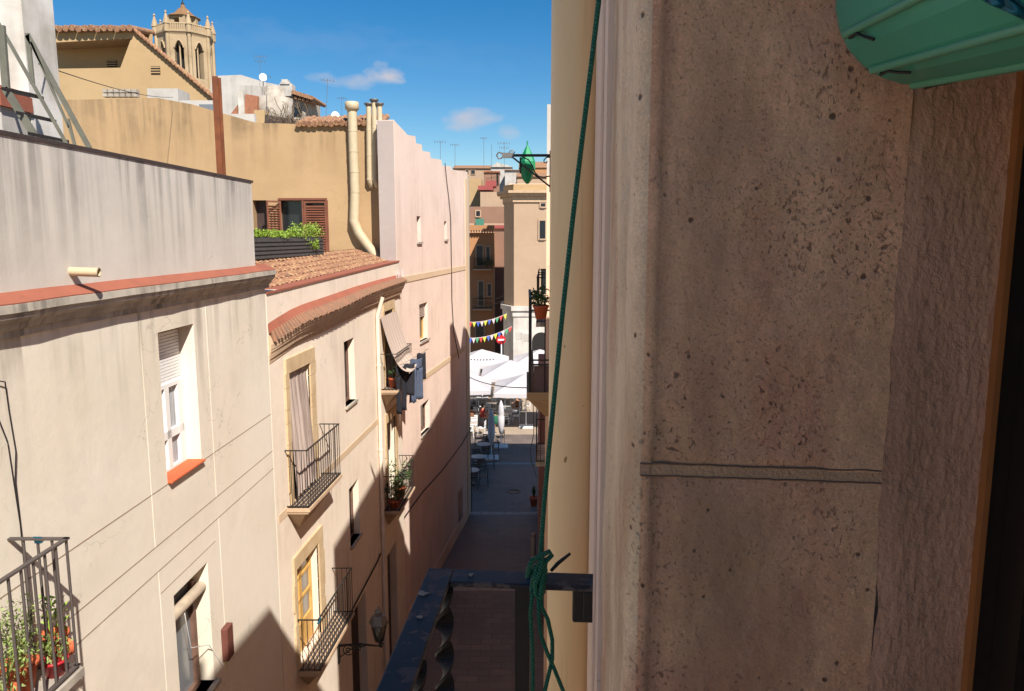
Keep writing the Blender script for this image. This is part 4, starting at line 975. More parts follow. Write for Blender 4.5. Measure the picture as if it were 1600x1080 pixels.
# ============================================================ white roof houses left of centre
def fbox(m, px0, px1, pyt, pyb, Y, d): # box whose front face fills a part of the view at distance Y
    A = P(px0, pyb, Y); Bq = P(px1, pyt, Y); m.box(A.x, Bq.x, Y, Y+d, A.z, Bq.z); return m
hA = empty('white_house', P(395, 190, 45), 'white roof house with sloping top beside the church tower', 'building')
m = MB(); YA = 45
m.prism([P(325, 205, YA), P(450, 205, YA), P(450, 136, YA), P(412, 128, YA), P(376, 117, YA), P(330, 119, YA)], (0, 5, 0)); m.build('wall', 'white', hA)
hB = empty('white_penthouse', P(450, 190, 38), 'small white penthouse with overhanging tiled roof and chimney', 'building')
m = MB(); YB = 38; m.prism([P(374, 200, YB), P(460, 200, YB), P(460, 150, YB), P(437, 135, YB), P(374, 133, YB)], (0, 3, 0)); m.build('wall', 'white', hB)
m = MB(); fbox(m, 449, 476, 150, 205, YB-.02, 3); m.build('side_wall', 'concrete', hB)
m = MB(); fbox(m, 437, 456, 131, 150, YB-.3, .6); fbox(m, 438, 452, 128, 131.5, YB-.35, .7); fbox(m, 440, 449, 124, 128, YB-.2, .4); m.build('chimney', 'white', hB)
m = MB()
for k in range(9):
    a = P(458+k*3.6, 144+k*1.1, YB-.5); m.tube([a, a+Vector((.0, 2.5, .05))], .1, 7)
for k in range(5):
    a = P(462+k*6, 151+k*1.4, YB-.4); m.box(a.x-.06, a.x+.06, a.y, a.y+.8, a.z-.1, a.z)
m.build('roof', 'tile', hB)
m = MB(); fbox(m, 457, 471, 168, 182, YB-.06, .03); m.build('window', 'glass', hB)
hC = empty('brick_shed', P(370, 185, 34), 'rough brick and plaster roof shed with grey rounded tank wall', 'building')
m = MB(); m.prism([P(340, 205, 34), P(402, 205, 34), P(402, 150, 34), P(383, 147, 34), P(383, 160, 34), P(372, 163, 34)], (0, 1, 0)); m.build('wall', 'brick', hC)
m = MB(); fbox(m, 373, 380, 142, 182, 33.9, .2); m.build('pillar', 'oldwhite', hC)
m = MB(); fbox(m, 398, 413, 172, 200, 33, .6); m.build('pillar', 'ochre2', hC)
m = MB(); c_ = P(425, 185, 34.5); m.lathe((c_.x, 34.9, c_.z-.4), [(.82, 0), (.82, 1.3), (.76, 1.32), (.5, 1.32), (.5, 1.75), (.46, 1.78)], 28); m.build('tank', 'concrete', hC)
m = MB(); m.prism([P(413, 196, 30), P(472, 200, 30), P(470, 192, 30), P(448, 185, 30), P(414, 179, 30)], (0, 1, 0)); m.build('roof', 'slate', hC)
hD = empty('roof_wall', P(345, 190, 27), 'low white roof wall just behind the rusty post', 'wall')
m = MB(); fbox(m, 282, 332, 157, 190, 26.8, .2); fbox(m, 346, 397, 178, 200, 26, .2); m.build('wall_panel', 'white', hD)
m = MB(); fbox(m, 312, 334, 163, 180, 26.7, .05); m.build('window', 'glassgrey', hD)
m = MB(); rnd = random.Random(9)
cq = P(440, 190, 29.5)
for k in range(26):
    a = cq+Vector((rnd.uniform(-.6, .9), rnd.uniform(-.1, .1), 0)); p2 = [a]
    for j in range(4): p2.append(p2[-1]+Vector((rnd.uniform(-.12, .12), rnd.uniform(-.05, .05), rnd.uniform(.04, .26))))
    m.tube(p2, .012, 4)
m.leaves(cq+Vector((.3, 0, .05)), (1.0, .1, .15), 160, .05, 3)
tag(m.build('dry_bush', simple('dry_twigs', rgb(110, 92, 70), .9, 0, .4)), 'tangle of dry twigs growing at the roof edge beside the grey tank', 'bush')
# rooftop antennas and dishes
def antenna(px_, pyb, pyt, Y, label, arms=3, w=.7, name='antenna', tilt=0.):
    b = P(px_, pyb, Y); t = P(px_+tilt, pyt, Y); r = empty(name, b, label, 'antenna'); k = max(.008, Y*.00024)
    m = MB(); m.tube([b, t], k, 5); m.build('mast', 'zinc', r)
    m = MB()
    for i in range(arms):
        z = t.z-(.1+i*.42)*w; l = w*(1-.25*i); m.tube([(t.x-l*.6, Y, z), (t.x+l*.5, Y+.3, z)], k*.8, 4)
        for j in range(5): x = t.x-l*.6+l*1.1*j/4; m.tube([(x, Y-.12*w, z+.12*w), (x, Y+.2*w, z-.12*w)], k*.6, 4)
    m.build('antenna_array', 'zinc', r); return r
antenna(406, 178, 86, 40, 'tall dense television antenna above the white roof house', 2, .55)
antenna(417, 185, 118, 34, 'thin bare antenna mast in front of the satellite dish', 1, .3)
antenna(509, 192, 123, 26, 'tilted antenna mast standing on the ochre roof left of the vent pipes', 1, .35, tilt=3)
antenna(534, 192, 152, 40, 'small faint antenna beside the round satellite dish', 1, .4)
antenna(688, 262, 220, 70, 'thin antenna just above the pink stepped roofline', 1, .9)
antenna(711, 262, 225, 80, 'thin antenna farther along above the pink stepped roofline', 1, .8)
antenna(756, 262, 215, 110, 'tall faint antenna over the far tiled roofs', 1, .8)
antenna(768, 268, 226, 85, 'straight bare mast above the far white gable house', 0, 1)
antenna(788, 262, 222, 95, 'antenna with crossbar right of the far white gable', 2, 1.3)
def dish(px_, py_, Y, r, label):
    c = P(px_, py_, Y); o = empty('satellite_dish', c, label, 'satellite dish'); n = Vector((.35, -1, .45)).normalized(); u = n.cross(Vector((0, 0, 1))).normalized(); v = n.cross(u)
    m = MB(); vs = [c-n*r*.25]; K = 20
    for j in (1, 2, 3):
        for k in range(K): a = 2*math.pi*k/K; rr = r*j/3; vs.append(c-n*r*.25*(1-(j/3)**2)+(u*math.cos(a)*.85+v*math.sin(a))*rr)
    fs = [(0, 1+k, 1+(k+1) % K) for k in range(K)]+[(1+(j-1)*K+k, 1+j*K+k, 1+j*K+(k+1) % K, 1+(j-1)*K+(k+1) % K) for j in (1, 2) for k in range(K)]
    m.add(vs, fs, True); d_ = m.build('reflector', 'whitepvc', o); s_ = d_.modifiers.new('s', 'SOLIDIFY'); s_.thickness = .02
    m = MB(); m.tube([c-v*r*.6*0, c+n*r*.9], .012, 5).tube([c-n*r*.3, c-n*r*.4-Vector((0, 0, r*1.8))], .02, 5); m.build('arm', 'zinc', o)
dish(411, 121, 36, .21, 'round white satellite dish beside the tall antenna')
dish(524, 181, 26, .16, 'round white satellite dish on the ochre roof edge')

# ============================================================ FAR SIDE OF THE SQUARE
def house(name, label, Y, d, rects, group=None, cat='building'):
    A = P(rects[0][0], rects[0][3], Y); r = empty(name, (A.x, Y, 0), label, cat, group)
    return r
def part_box(parent, name, mat, px0, px1, pyt, pyb, Y, d, ground=False):
    A = P(px0, pyb, Y); Bq = P(px1, pyt, Y); m = MB(); m.box(A.x, Bq.x, Y, Y+d, 0 if ground else A.z, Bq.z); return m.build(name, mat, parent)
# corner building with chamfered shaded face
YC = 62.; xc = P(803, 400, YC).x; ch = Vector((-.42, .9075, 0)); chl = 1.95
cz = P(803, 307, YC).z; bz = P(803, 485, YC).z; pz = P(803, 288, YC).z
cb = empty('corner_building', (xc+3, YC, 0), 'beige corner building with moulded cornice and grey stone base across the square', 'building')
c0_ = Vector((xc, YC, 0)); c1_ = c0_+ch*chl; xR = xc+14
def foot(o): # footprint loop offset outward by o
    return [Vector((xc-o*.75, YC-o, 0)), Vector((xR, YC-o, 0)), Vector((xR, YC+5, 0)), Vector((c1_.x-o, YC+5, 0)), Vector((c1_.x-o, c1_.y-o*.3, 0))]
def slab(z0, z1, o): m = MB(); return m.prism([p+Vector((0, 0, z0)) for p in foot(o)], (0, 0, z1-z0))
slab(bz, cz, 0).build('wall', 'beige', cb); slab(0, bz-.01, .06).build('stone_base', 'greystone', cb)
m = slab(bz-.02, bz+.35, .3); m.prism([p+Vector((0, 0, bz-.5)) for p in foot(.15)], (0, 0, .47)); m.build('band_course', 'greystone', cb)
m = slab(cz+.002, cz+.25, .35); m.prism([p+Vector((0, 0, cz+.252)) for p in foot(.6)], (0, 0, .2)); m.prism([p+Vector((0, 0, cz-.45)) for p in foot(.12)], (0, 0, .44)); m.build('cornice', 'cornice2', cb)
slab(cz+.454, pz, .05).build('parapet', 'ochre2', cb)
def inset_window(parent, px0, px1, pyt, pyb, Y, kind='dark', fm='darkdoor', frame=True):
    A = P(px0, pyb, Y); Bq = P(px1, pyt, Y); m = MB(); w = .12
    m.box(A.x-w, A.x, Y-.08, Y+.02, A.z-w, Bq.z+w).box(Bq.x, Bq.x+w, Y-.08, Y+.02, A.z-w, Bq.z+w).box(A.x, Bq.x, Y-.08, Y+.02, Bq.z, Bq.z+w).box(A.x, Bq.x, Y-.14, Y+.02, A.z-w, A.z)
    f_ = m.build('window', 'beige', parent); m = MB(); m.box(A.x, Bq.x, Y-.02, Y-.005, A.z, Bq.z); m.box((A.x+Bq.x)/2-.04, (A.x+Bq.x)/2+.04, Y-.04, Y-.021, A.z, Bq.z); m.build('pane', 'glass' if kind == 'dark' else kind, f_); return f_
inset_window(cb, 843, 852, 345, 373, YC); inset_window(cb, 845, 852, 318, 323, YC); inset_window(cb, 845, 858, 420, 460, YC)
m = MB(); A = P(831, 590, YC-.07); Bq = P(860, 525, YC-.07); rr = (Bq.x-A.x)/2
pts = [Vector((A.x, YC-.075, A.z))]+[Vector((A.x+rr-rr*math.cos(a), YC-.075, Bq.z-rr*.6+rr*math.sin(a))) for a in [i*math.pi/10 for i in range(11)]]+[Vector((Bq.x, YC-.075, A.z))]
m.prism(pts, (0, .01, 0)); m.build('arched_doorway', 'dark', cb)  # flat dark sheet paints the shaded depth of the doorway
for (x0, x1, y0, y1) in ((806, 816, 520, 531), (818, 826, 522, 534)): part_box(cb, 'notice', 'white', x0, x1, y0, y1, YC-.08, .01)
# orange house at the mouth of the side lane
YO2 = 70.
ob = empty('orange_house', (P(755, 400, YO2).x, YO2, 0), 'orange plastered house with bracketed eave at the mouth of the side lane', 'building')
part_box(ob, 'wall', 'orange', 700, 772, 364, 600, YO2, 8, True)
part_box(ob, 'side_panel', 'brownwall', 772, 788, 362, 600, YO2+3, 6, True)
m = MB(); fbox(m, 730, 772.5, 352, 360, YO2-.5, 1.0); 
for k in range(9): fbox(m, 735+k*4.2, 737+k*4.2, 360, 364, YO2-.4, .4)
m.build('eave', 'orange', ob)
for (a, b, c, d) in ((745, 754, 384, 415), (760, 765, 386, 408), (748, 755, 440, 478), (762, 767, 444, 462), (744, 756, 505, 530)): inset_window(ob, a, b, c, d, YO2)
for (zt_, zb_) in ((410, 420), (466, 482)):
    A = P(740, zb_, YO2); Bq = P(768, zt_, YO2); m = MB(); m.box(A.x, Bq.x, YO2-.7, YO2, A.z-.12, A.z); bl = m.build('balcony', 'cornice2', ob); m = MB()
    for k in range(16): x = A.x+(Bq.x-A.x)*k/15; m.tube([(x, YO2-.66, A.z), (x, YO2-.66, A.z+1.0)], .015, 4)
    m.tube([(A.x, YO2-.66, A.z+1.0), (Bq.x, YO2-.66, A.z+1.0)], .025, 4); m.build('railing', 'iron', bl)
m = MB(); A = P(748, 420, YO2-.5); 
for k in range(6): m.leaves((A.x+.25*k, YO2-.5, A.z+.55), (.2, .15, .3), 40, .09, k)
tag(m.build('balcony_plants', 'leafdark'), 'dark green plants on the upper balcony of the orange house', 'plants')
# backing blocks of the old town
def block(px0, px1, pyt, pyb, Y, d, mat, label, name='town_house', roof=None, wins=(), extra=()):
    A = P(px0, pyb, Y); r = empty(name, ((P(px0, 300, Y).x+P(px1, 300, Y).x)/2, Y, 0), label, 'building', 'houses of the old town beyond the square')
    part_box(r, 'wall', mat, px0, px1, pyt, pyb, Y, d, True)
    if roof: # pitched tiled roof: apex px,py
        ax, ay, k = roof; a = P(px0-1, pyt, Y-.3); b = P(px1+1, pyt, Y-.3); c = P(ax, ay, Y); m = MB()
        if k == 'gable': m.prism([a, b, Vector((c.x, Y-.3, c.z))], (0, d, 0))
        else: m.hexa([a, b, b+Vector((0, d, 0)), a+Vector((0, d, 0)), Vector((a.x, Y+d*.45, c.z)), Vector((b.x, Y+d*.45, c.z)), Vector((b.x, Y+d*.55, c.z)), Vector((a.x, Y+d*.55, c.z))])
        m.build('roof', 'tile' if k != 'gable' else mat, r)
    for w in wins: inset_window(r, *w, Y)
    return r
block(728, 790, 323, 420, 82, 6, 'brownwall', 'dull brown wall block right behind the orange house', wins=((744, 750, 330, 338),))
b_ = block(728, 790, 349, 380, 78, 3, 'beige', 'low pink-coped block with a green shutter above the orange eave'); part_box(b_, 'shutter', 'copper', 743, 756, 342, 356, 77.8, .3)
part_box(b_, 'coping', 'redwall', 756, 790, 352, 357, 77.7, .3)
block(728, 752, 279, 400, 92, 6, 'ochre2', 'narrow cream-yellow block next to the pink building edge', wins=((733, 737, 322, 327),))
b_ = block(751, 790, 300, 400, 90, 6, 'beige', 'cream block under faded red roof terraces'); part_box(b_, 'terrace_wall', 'redwall', 747, 770, 290, 297, 89.9, 4); part_box(b_, 'terrace_wall', 'redwall', 759, 775, 282, 291, 90.5, 4)
b_ = block(756, 780, 269, 300, 98, 4, 'brownwall', 'square brown rooftop block with dark slot'); part_box(b_, 'coping', 'brick', 755.5, 781, 267, 269.5, 97.8, 4.3); part_box(b_, 'slot_shade', 'dark', 776, 779, 271, 290, 97.95, .1)  # shade of the slot painted as a dark sheet on the face
block(708, 775, 263, 300, 140, 10, 'beige', 'far beige house under a broad terracotta roof', roof=(740, 255, 'hip'), wins=((736, 742, 266, 272), (728, 732, 266, 270)))
block(767, 800, 261, 300, 128, 10, 'white', 'far white house with a pointed gable and a round attic opening', roof=(777, 254, 'gable'), wins=((775, 778, 258, 261),))
block(789, 815, 266, 300, 120, 8, 'white', 'far white house with sloping roof beside the gable', roof=(800, 262, 'hip'))
block(808, 862, 276, 300, 112, 8, 'beige', 'far house with a low pinkish roof above the corner building', roof=(835, 267, 'hip'))
block(795, 862, 287, 320, 100, 8, 'rowwall', 'brownish roof block directly behind the corner building parapet')
block(690, 726, 270, 320, 60, 6, 'white', 'white block peeping over the pink building corner')
block(812, 862, 262, 300, 150, 8, 'orange', 'distant peach house seen through the iron bracket', roof=(838, 250, 'hip'))
# lane end and street walls to close the view
block(700, 900, 300, 600, 150, 10, 'beige', 'long beige block closing the far end of the side lane')
# bunting
def bunting(a, b, n, sagd, label, seed):
    pts = sag(a, b, sagd, n*2); r = empty('bunting', a, label, 'bunting'); m = MB(); m.tube(pts, .02, 4); m.build('string', 'flagw', r)
    cols = ['flagy', 'flagb', 'flagw', 'flagg', 'flagr', 'flagy', 'flagb', 'flagw']; rnd = random.Random(seed); D = (Vector(b)-Vector(a)).normalized()
    for k in range(n):
        p = pts[2*k+1]; w = .15; m = MB(); m.prism([p-D*w, p+D*w, p+Vector((rnd.uniform(-.05, .05), 0, -.42))], (0, .01, 0)); m.build('pennant', cols[(k+seed) % 8], r)
bunting(P(726, 503, 60), P(792, 490, 60), 11, .25, 'upper string of small coloured pennants across the side lane', 3)
bunting(P(726, 528, 57), P(800, 510, 57), 13, .3, 'lower string of coloured pennants just above the white parasols', 0)
for i, (a, b, s_) in enumerate((((735, 466, 66), (788, 462, 62), .3), ((735, 474, 66), (788, 468, 62), .4))):
    m = MB(); m.tube(sag(P(*a), P(*b), s_), .03, 4); tag(m.build('overhead_cable', 'black'), ('upper', 'lower')[i]+' dark cable slung across the side lane below the orange house balcony', 'cable')
# no-entry sign
sp = P(783, 531, 58); sg = empty('no_entry_sign', (sp.x, sp.y, 0), 'round red no-entry sign on a white pole at the lane corner', 'sign')
m = MB(); m.tube([(sp.x+.02, sp.y+.06, 0), (sp.x+.02, sp.y+.06, sp.z+.3)], .05, 8); m.build('pole', 'signwhite', sg)
m = MB(); m.tube([(sp.x, sp.y, sp.z), (sp.x, sp.y+.03, sp.z)], .36, 24); pt_ = m.build('sign_plate', 'signred', sg); m = MB(); m.box(sp.x-.24, sp.x+.24, sp.y-.012, sp.y-.002, sp.z-.06, sp.z+.06); m.build('white_bar', 'signwhite', pt_)

# ============================================================ PARASOLS, TABLES, CHAIRS
def parasol(x, y, half, he, ha, label, marks=False):
    r = empty('parasol', (x, y, 0), label, 'parasol', 'white square parasols over the terrace'); m = MB(); n = 8
    vs = []; corners = [(-1, -1), (1, -1), (1, 1), (-1, 1)]
    apex = Vector((0, 0, ha))
    for ci in range(4):
        a = Vector((corners[ci][0]*half, corners[ci][1]*half, he)); b = Vector((corners[(ci+1) % 4][0]*half, corners[(ci+1) % 4][1]*half, he))
        base = len(vs); rows = 6
        for j in range(rows+1):
            t = j/rows
            for i in range(n+1):
                u = i/n; p = a.lerp(b, u).lerp(apex, t); dip = -.13*math.sin(math.pi*u)*math.sin(math.pi*min(1, t*1.2+.12)); vs.append(p+Vector((0, 0, dip)))
        m.add(vs[base:], [(j*(n+1)+i, j*(n+1)+i+1, (j+1)*(n+1)+i+1, (j+1)*(n+1)+i) for j in range(rows) for i in range(n)])
        e0 = [a.lerp(b, i/n)+Vector((0, 0, -.045*math.sin(math.pi*i/n))) for i in range(n+1)]
        out = Vector(((a+b).x, (a+b).y, 0)).normalized()*.02
        m.add(e0+[p+out+Vector((0, 0, -.24)) for p in e0], [(i, i+1, n+2+i, n+1+i) for i in range(n)])
    cn = m.build('canopy', 'canvas', r, True)
    s_ = cn.modifiers.new('s', 'SOLIDIFY'); s_.thickness = .01
    m = MB(); m.tube([(0, 0, 0), (0, 0, ha-.05)], .035, 8); m.build('pole', 'whitepvc', r, True)
    m = MB(); m.box(-.45, .45, -.45, .45, .01, .07); m.build('base', 'whitepvc', r, True)
    m = MB()
    for c_ in corners: m.tube([(0, 0, ha-.6), (c_[0]*half*.55, c_[1]*half*.55, he+(ha-he)*.4)], .015, 5)
    m.build('strut', 'whitepvc', r, True)
    if marks:
        m = MB()
        for k in range(9):
            t_ = .38; p = Vector((-half*.5+k*.23, -half*(1-t_), he+(ha-he)*t_-.06)); m.box(p.x, p.x+.09, p.y-.10, p.y+.02, p.z+.02, p.z+.06)
        m.build('lettering', 'greytext', cn, True)
    return r
parasol(.9, 47.3, 2.0, 2.6, 3.5, 'front right white square parasol over the terrace tables')
parasol(-3.3, 47.9, 1.95, 2.65, 3.5, 'front left white square parasol, partly behind the pink corner')
parasol(-.1, 51.6, 2.0, 2.75, 3.65, 'middle white square parasol in the second row')
parasol(-4.3, 52.0, 2.0, 2.75, 3.6, 'white square parasol in the second row, mostly hidden by the pink building')
parasol(-2.25, 56.0, 2.0, 2.9, 3.75, 'rear white square parasol below the lane, with the lower bunting above', True)
parasol(2.1, 56.0, 2.0, 2.9, 3.75, 'rear right white square parasol in front of the grey stone base')
def closed_parasol(px_, py_, hgt, label):
    b = PG(px_, py_); r = empty('closed_parasol', b, label, 'parasol', 'closed parasols in the shade')
    m = MB(); m.lathe((0, 0, 0), [(.05, .75), (.1, .8), (.19, 1.3), (.2, 1.8), (.16, 1.85), (.19, 1.95), (.15, 2.4), (.03, hgt)], 10); m.build('canopy', 'canvas', r, True)
    m = MB(); m.tube([(0, 0, 0), (0, 0, hgt)], .025, 8); m.build('pole', 'whitepvc', r, True)
    m = MB(); m.box(-.4, .4, -.4, .4, .01, .08); m.build('base', 'whitepvc', r, True)
closed_parasol(768, 716, 2.75, 'nearest closed white parasol on a square base in the shade')
closed_parasol(783, 698, 2.75, 'second closed white parasol, behind the nearest one')
def make_table():
    r = empty('terrace_table', (0, 0, 0), 'x', 'table', 'tables on the terrace')
    m = MB(); m.lathe((0, 0, 0), [(.38, .72), (.40, .725), (.40, .745), (.38, .75)], 20); m.build('tabletop', 'tabletop', r, True)
    m = MB(); m.lathe((0, 0, 0), [(.22, .01), (.2, .03), (.03, .05), (.028, .72)], 12); m.build('leg', 'chair', r, True); return r
def make_chair(mat='chair'):
    r = empty('terrace_chair', (0, 0, 0), 'x', 'chair', 'chairs on the terrace')
    m = MB(); m.box(-.21, .21, -.21, .21, .44, .465); m.build('seat', mat, r, True)
    m = MB()
    for z in (.62, .72, .82): m.box(-.2, .2, .205, .23, z, z+.06)
    m.build('backrest', mat, r, True)
    for (x, y) in ((-.19, -.19), (.19, -.19), (-.19, .2), (.19, .2)):
        m = MB(); m.tube([(x*1.1, y*1.15, 0), (x, y, .44)]+([(x, y+.02, .9)] if y > 0 else []), .013, 6); m.build('leg', mat, r, True)
    return r
T0 = make_table(); C0 = make_chair(); C1 = make_chair('whitepvc'); ft = fc = fw = True
spots = [ # table x,y ; label ; chairs dark?
 (-2.0, 35.9, 'round table in the shade nearest the pink corner', 1), (-1.75, 38.2, 'round table in the shade beside the first closed parasol', 1), (-1.55, 40.6, 'round table in the shade beside the second closed parasol', 1), (-1.3, 43.0, 'last round table inside the shade edge', 1),
 (-2.5, 45.4, 'sunlit round table left of the closed parasols', 0), (-2.4, 48.2, 'round table under the front left parasol', 0), (-.35, 48.4, 'round table under the front right parasol, left of its pole', 0), (-1.4, 51.2, 'round table under the middle parasol', 0), (.4, 51.6, 'round table behind the front right parasol pole', 0), (-2.8, 54.2, 'round table at the back of the terrace on the left', 0), (-.6, 55.0, 'round table at the back of the terrace in the middle', 0)]
CP = []
wh = ['near', 'right-hand', 'far', 'left-hand']
for (x, y, lab, dk) in spots:
    t = T0 if ft else copy_tree(T0); ft = False; t.location = (x, y, .004); t['label'] = lab+', pale top'
    for k, a in enumerate((-math.pi/2, 0.1, math.pi/2, math.pi)):
        a += random.uniform(-.25, .25); rr = random.uniform(.62, .74)
        if k == 1 and dk and y < 42: rr = .6
        if dk: c = C0 if fc else copy_tree(C0); fc = False
        else: c = C1 if fw else copy_tree(C1); fw = False
        c.location = (x+rr*math.cos(a), y+rr*math.sin(a), .004); c.rotation_euler.z = a-math.pi/2+random.uniform(-.2, .2)
        c['label'] = ('dark ' if dk else 'white ')+wh[k]+' chair at the '+lab.split(',')[0].replace('round ', '')
# seated people under the parasols
def person(loc, rz, shirt, label, hairm='hair'):
    r = empty('person', loc, label, 'person', None, rz)
    V = [(0, 0, .50), (0, .01, .72), (0, .0, .95), (0, -.02, 1.05), (0, -.03, 1.17), (0, -.03, 1.27),
         (.2, 0, .96), (.26, -.12, .72), (.2, -.38, .74), (-.2, 0, .96), (-.26, -.12, .72), (-.2, -.38, .76),
         (.1, -.05, .50), (.12, -.46, .50), (.12, -.46, .08), (.12, -.6, .05), (-.1, -.05, .5), (-.12, -.46, .50), (-.12, -.46, .08), (-.12, -.6, .05)]
    E = [(0, 1), (1, 2), (2, 3), (3, 4), (4, 5), (2, 6), (6, 7), (7, 8), (2, 9), (9, 10), (10, 11), (0, 12), (12, 13), (13, 14), (14, 15), (0, 16), (16, 17), (17, 18), (18, 19)]
    RD = [.15, .14, .14, .055, .10, .09, .055, .045, .03, .055, .045, .03, .09, .065, .04, .035, .09, .065, .04, .035]
    me = bpy.data.meshes.new('body'); me.from_pydata(V, E, []); me.materials.append(M['skin'])
    b = bpy.data.objects.new('body', me); COL.objects.link(b); b.parent = r
    sk = b.modifiers.new('skin', 'SKIN'); lay = me.skin_vertices[0] if me.skin_vertices else None
    if lay is None:
        bpy.context.view_layer.objects.active = b
    lay = me.skin_vertices[0]
    for i, q in enumerate(RD): lay.data[i].radius = (q, q*.85)
    lay.data[0].use_root = True; sb = b.modifiers.new('sub', 'SUBSURF'); sb.levels = 1; sb.render_levels = 1; sk.use_smooth_shade = True
    m = MB(); m.lathe((0, 0, .5), [(.19, 0), (.17, .2), (.185, .42), (.15, .5), (.08, .54)], 14); m.tube([(.17, 0, .97), (.25, -.08, .78)], [.08, .065], 8).tube([(-.17, 0, .97), (-.25, -.08, .78)], [.08, .065], 8); m.build('shirt', shirt, r, True)
    m = MB(); m.lathe((0, .0, 1.2), [(.1, -.06), (.118, .03), (.10, .12), (.04, .165)], 12); m.build('hair', hairm, r, True)
    return r
try:
    person((-1.05, 46.2, .004), R(200), 'greencloth', 'person in a green shirt seated behind the closed parasols')
    person((-1.9, 48.0, .004), R(90), 'redcloth', 'person in a red top seated at the front left parasol table')
    person((-2.6, 47.3, .004), R(180), 'browncloth', 'person in brown seated with their back to the street, far left of the terrace')
    person((.35, 50.8, .004), R(-80), 'browncloth', 'person in brown seated near the front right parasol pole')
except Exception as e:
    print('PERSON FAIL', e)
# pigeon
q = PG(815, 671); pg = empty('pigeon', q, 'small dark pigeon standing on the sunlit paving', 'bird')
m = MB(); m.tube([(-.16, 0, .13), (-.06, 0, .14), (.04, 0, .16), (.09, 0, .2), (.12, 0, .25), (.15, 0, .255)], [.012, .05, .07, .05, .032, .01], 10); m.tube([(0, .02, .1), (0, .02, 0)], .006, 5).tube([(0, -.02, .1), (0, -.02, 0)], .006, 5); m.build('body', 'pigeon', pg, True)
# manhole
q = PG(803, 768); m = MB(); m.lathe((q.x, q.y, .004), [(.34, 0), (.34, .008), (.30, .008), (.29, .004), (.0, .006)], 28)
tag(m.build('manhole_cover', 'iron'), 'round iron manhole cover in the shaded paving', 'manhole cover')
# long cable hanging across the street at parasol height, and loose cable on right
m = MB(); m.tube(sag(B4.pt(*B4.px(733, 590), .03), P(826, 606, 20.5), .12), .016, 5)
tag(m.build('overhead_cable', 'black'), 'black cable crossing the street in front of the white parasols', 'cable')
m = MB(); m.tube([P(833, 625, 12), P(834, 680, 12), P(829, 700, 12), P(830, 720, 12), P(838, 745, 12)], .006, 5)
tag(m.build('loose_cable', 'black'), 'loose thin cable dangling below the right-hand balcony', 'cable')

# ============================================================ RIGHT ROW
def row(name, label, f, y0, y1, top, mat, holes=(), thick=7):
    r = empty(name, f.pt((y0+y1)/2, -H, 0), label, 'building', 'buildings on the right side of the street'); f.wall(y0, y1, -H, top, holes, thick=thick).build('wall', mat, r); return r
LOWA = row('row_house', 'low building in the gap just past our own facade', RN, 3.9, 7.3, -2.6, 'rowwall')
R3 = row('row_house', 'neighbouring right-hand house with the potted balcony', RN, 7.32, 11.95, 2.55, 'rowwall', [(7.9, 8.9, -1.75, .5, .2), (9.9, 10.9, -1.75, .5, .2), (8.0, 9.0, -5.0, -2.8, .2)])
LOWB = row('row_house', 'low building behind the neighbouring balcony', RF, 11.97, 15.5, -2.6, 'rowwall')
R5 = row('row_house', 'right-hand house whose upper wall shows beside the big drainpipe', RF, 15.52, 22.35, 1.25, 'rowwall', [(17, 18, -2, .2, .2), (19.5, 20.5, -2, .2, .2), (17, 18, -5.2, -3, .2)])
R6 = row('row_house', 'tallest right-hand house, its white end wall lit at the top', RF, 22.37, 32.3, .9, 'rowwall', [(24, 25, -2, .2, .2), (27, 28, -2, .2, .2)])
m = MB(); m.prism([RF.pt(22.38, .9), RF.pt(22.38, 3.75), RF.pt(23.0, 3.7), RF.pt(24.6, 2.2), RF.pt(25.2, 2.9), RF.pt(25.7, 2.8), RF.pt(27.5, 1.3), RF.pt(30, .95), RF.pt(30, .9)], (6, -.27, 0)); m.build('gable', 'white', R6)
m = MB(); RG.box(m, 22.4, 32.2, -H, -5.0, -1.2, .0); m.build('shopfront_cladding', 'purple', R6)
# visible fittings on the right-row facades
for (hh, Y0, Y1, par) in ((-1.9, 16.8, 18.2, R5), (-1.9, 19.2, 20.8, R5), (-5.1, 16.7, 18.2, R5)):
    m = MB(); RF.box(m, Y0, Y1, hh-.1, hh, 0, .22); bl = m.build('balcony', 'cornice', par); railing(RF, Y0, Y1, hh, hh+1.0, .2, bl, n=10, side_n=1, rb=.008)
# neighbour balcony with pot: front at px 825
by0 = 8.35; NB_out = RN.pt(by0, 0).x-P(826, 500, by0).x
nbz = P(830, 613, by0).z-H; nrt = P(830, 466, by0).z-H
m = MB(); RN.box(m, by0-.02, by0+1.3, nbz-.09, nbz, 0, NB_out+.02); m.hexa([RN.pt(by0+.1, nbz-.3, 0), RN.pt(by0+.1, nbz-.3, NB_out*.5), RN.pt(by0+1.2, nbz-.3, NB_out*.5), RN.pt(by0+1.2, nbz-.3, 0), RN.pt(by0, nbz-.091, 0), RN.pt(by0, nbz-.091, NB_out), RN.pt(by0+1.28, nbz-.091, NB_out), RN.pt(by0+1.28, nbz-.091, 0)])
nb = m.build('balcony', 'ochre2', R3)
m = MB()
RN.box(m, by0, by0+.03, nbz, nrt, NB_out-.035, NB_out-.003)
for o_ in (.08, .19): 
    if o_ < NB_out-.05: RN.box(m, by0, by0+.014, nbz, nrt, o_, o_+.014)
for hh in (nrt, P(830, 485, by0).z-H, P(830, 563, by0).z-H, P(830, 570, by0).z-H): RN.box(m, by0-.004, by0+.02, hh-.008, hh+.008, 0, NB_out)
for k in range(1, 10): RN.box(m, by0+k*.13, by0+k*.13+.014, nbz, nrt, NB_out-.02, NB_out-.004)
RN.box(m, by0, by0+1.28, nrt-.01, nrt+.01, NB_out-.035, NB_out); m.build('railing', 'iron', nb)
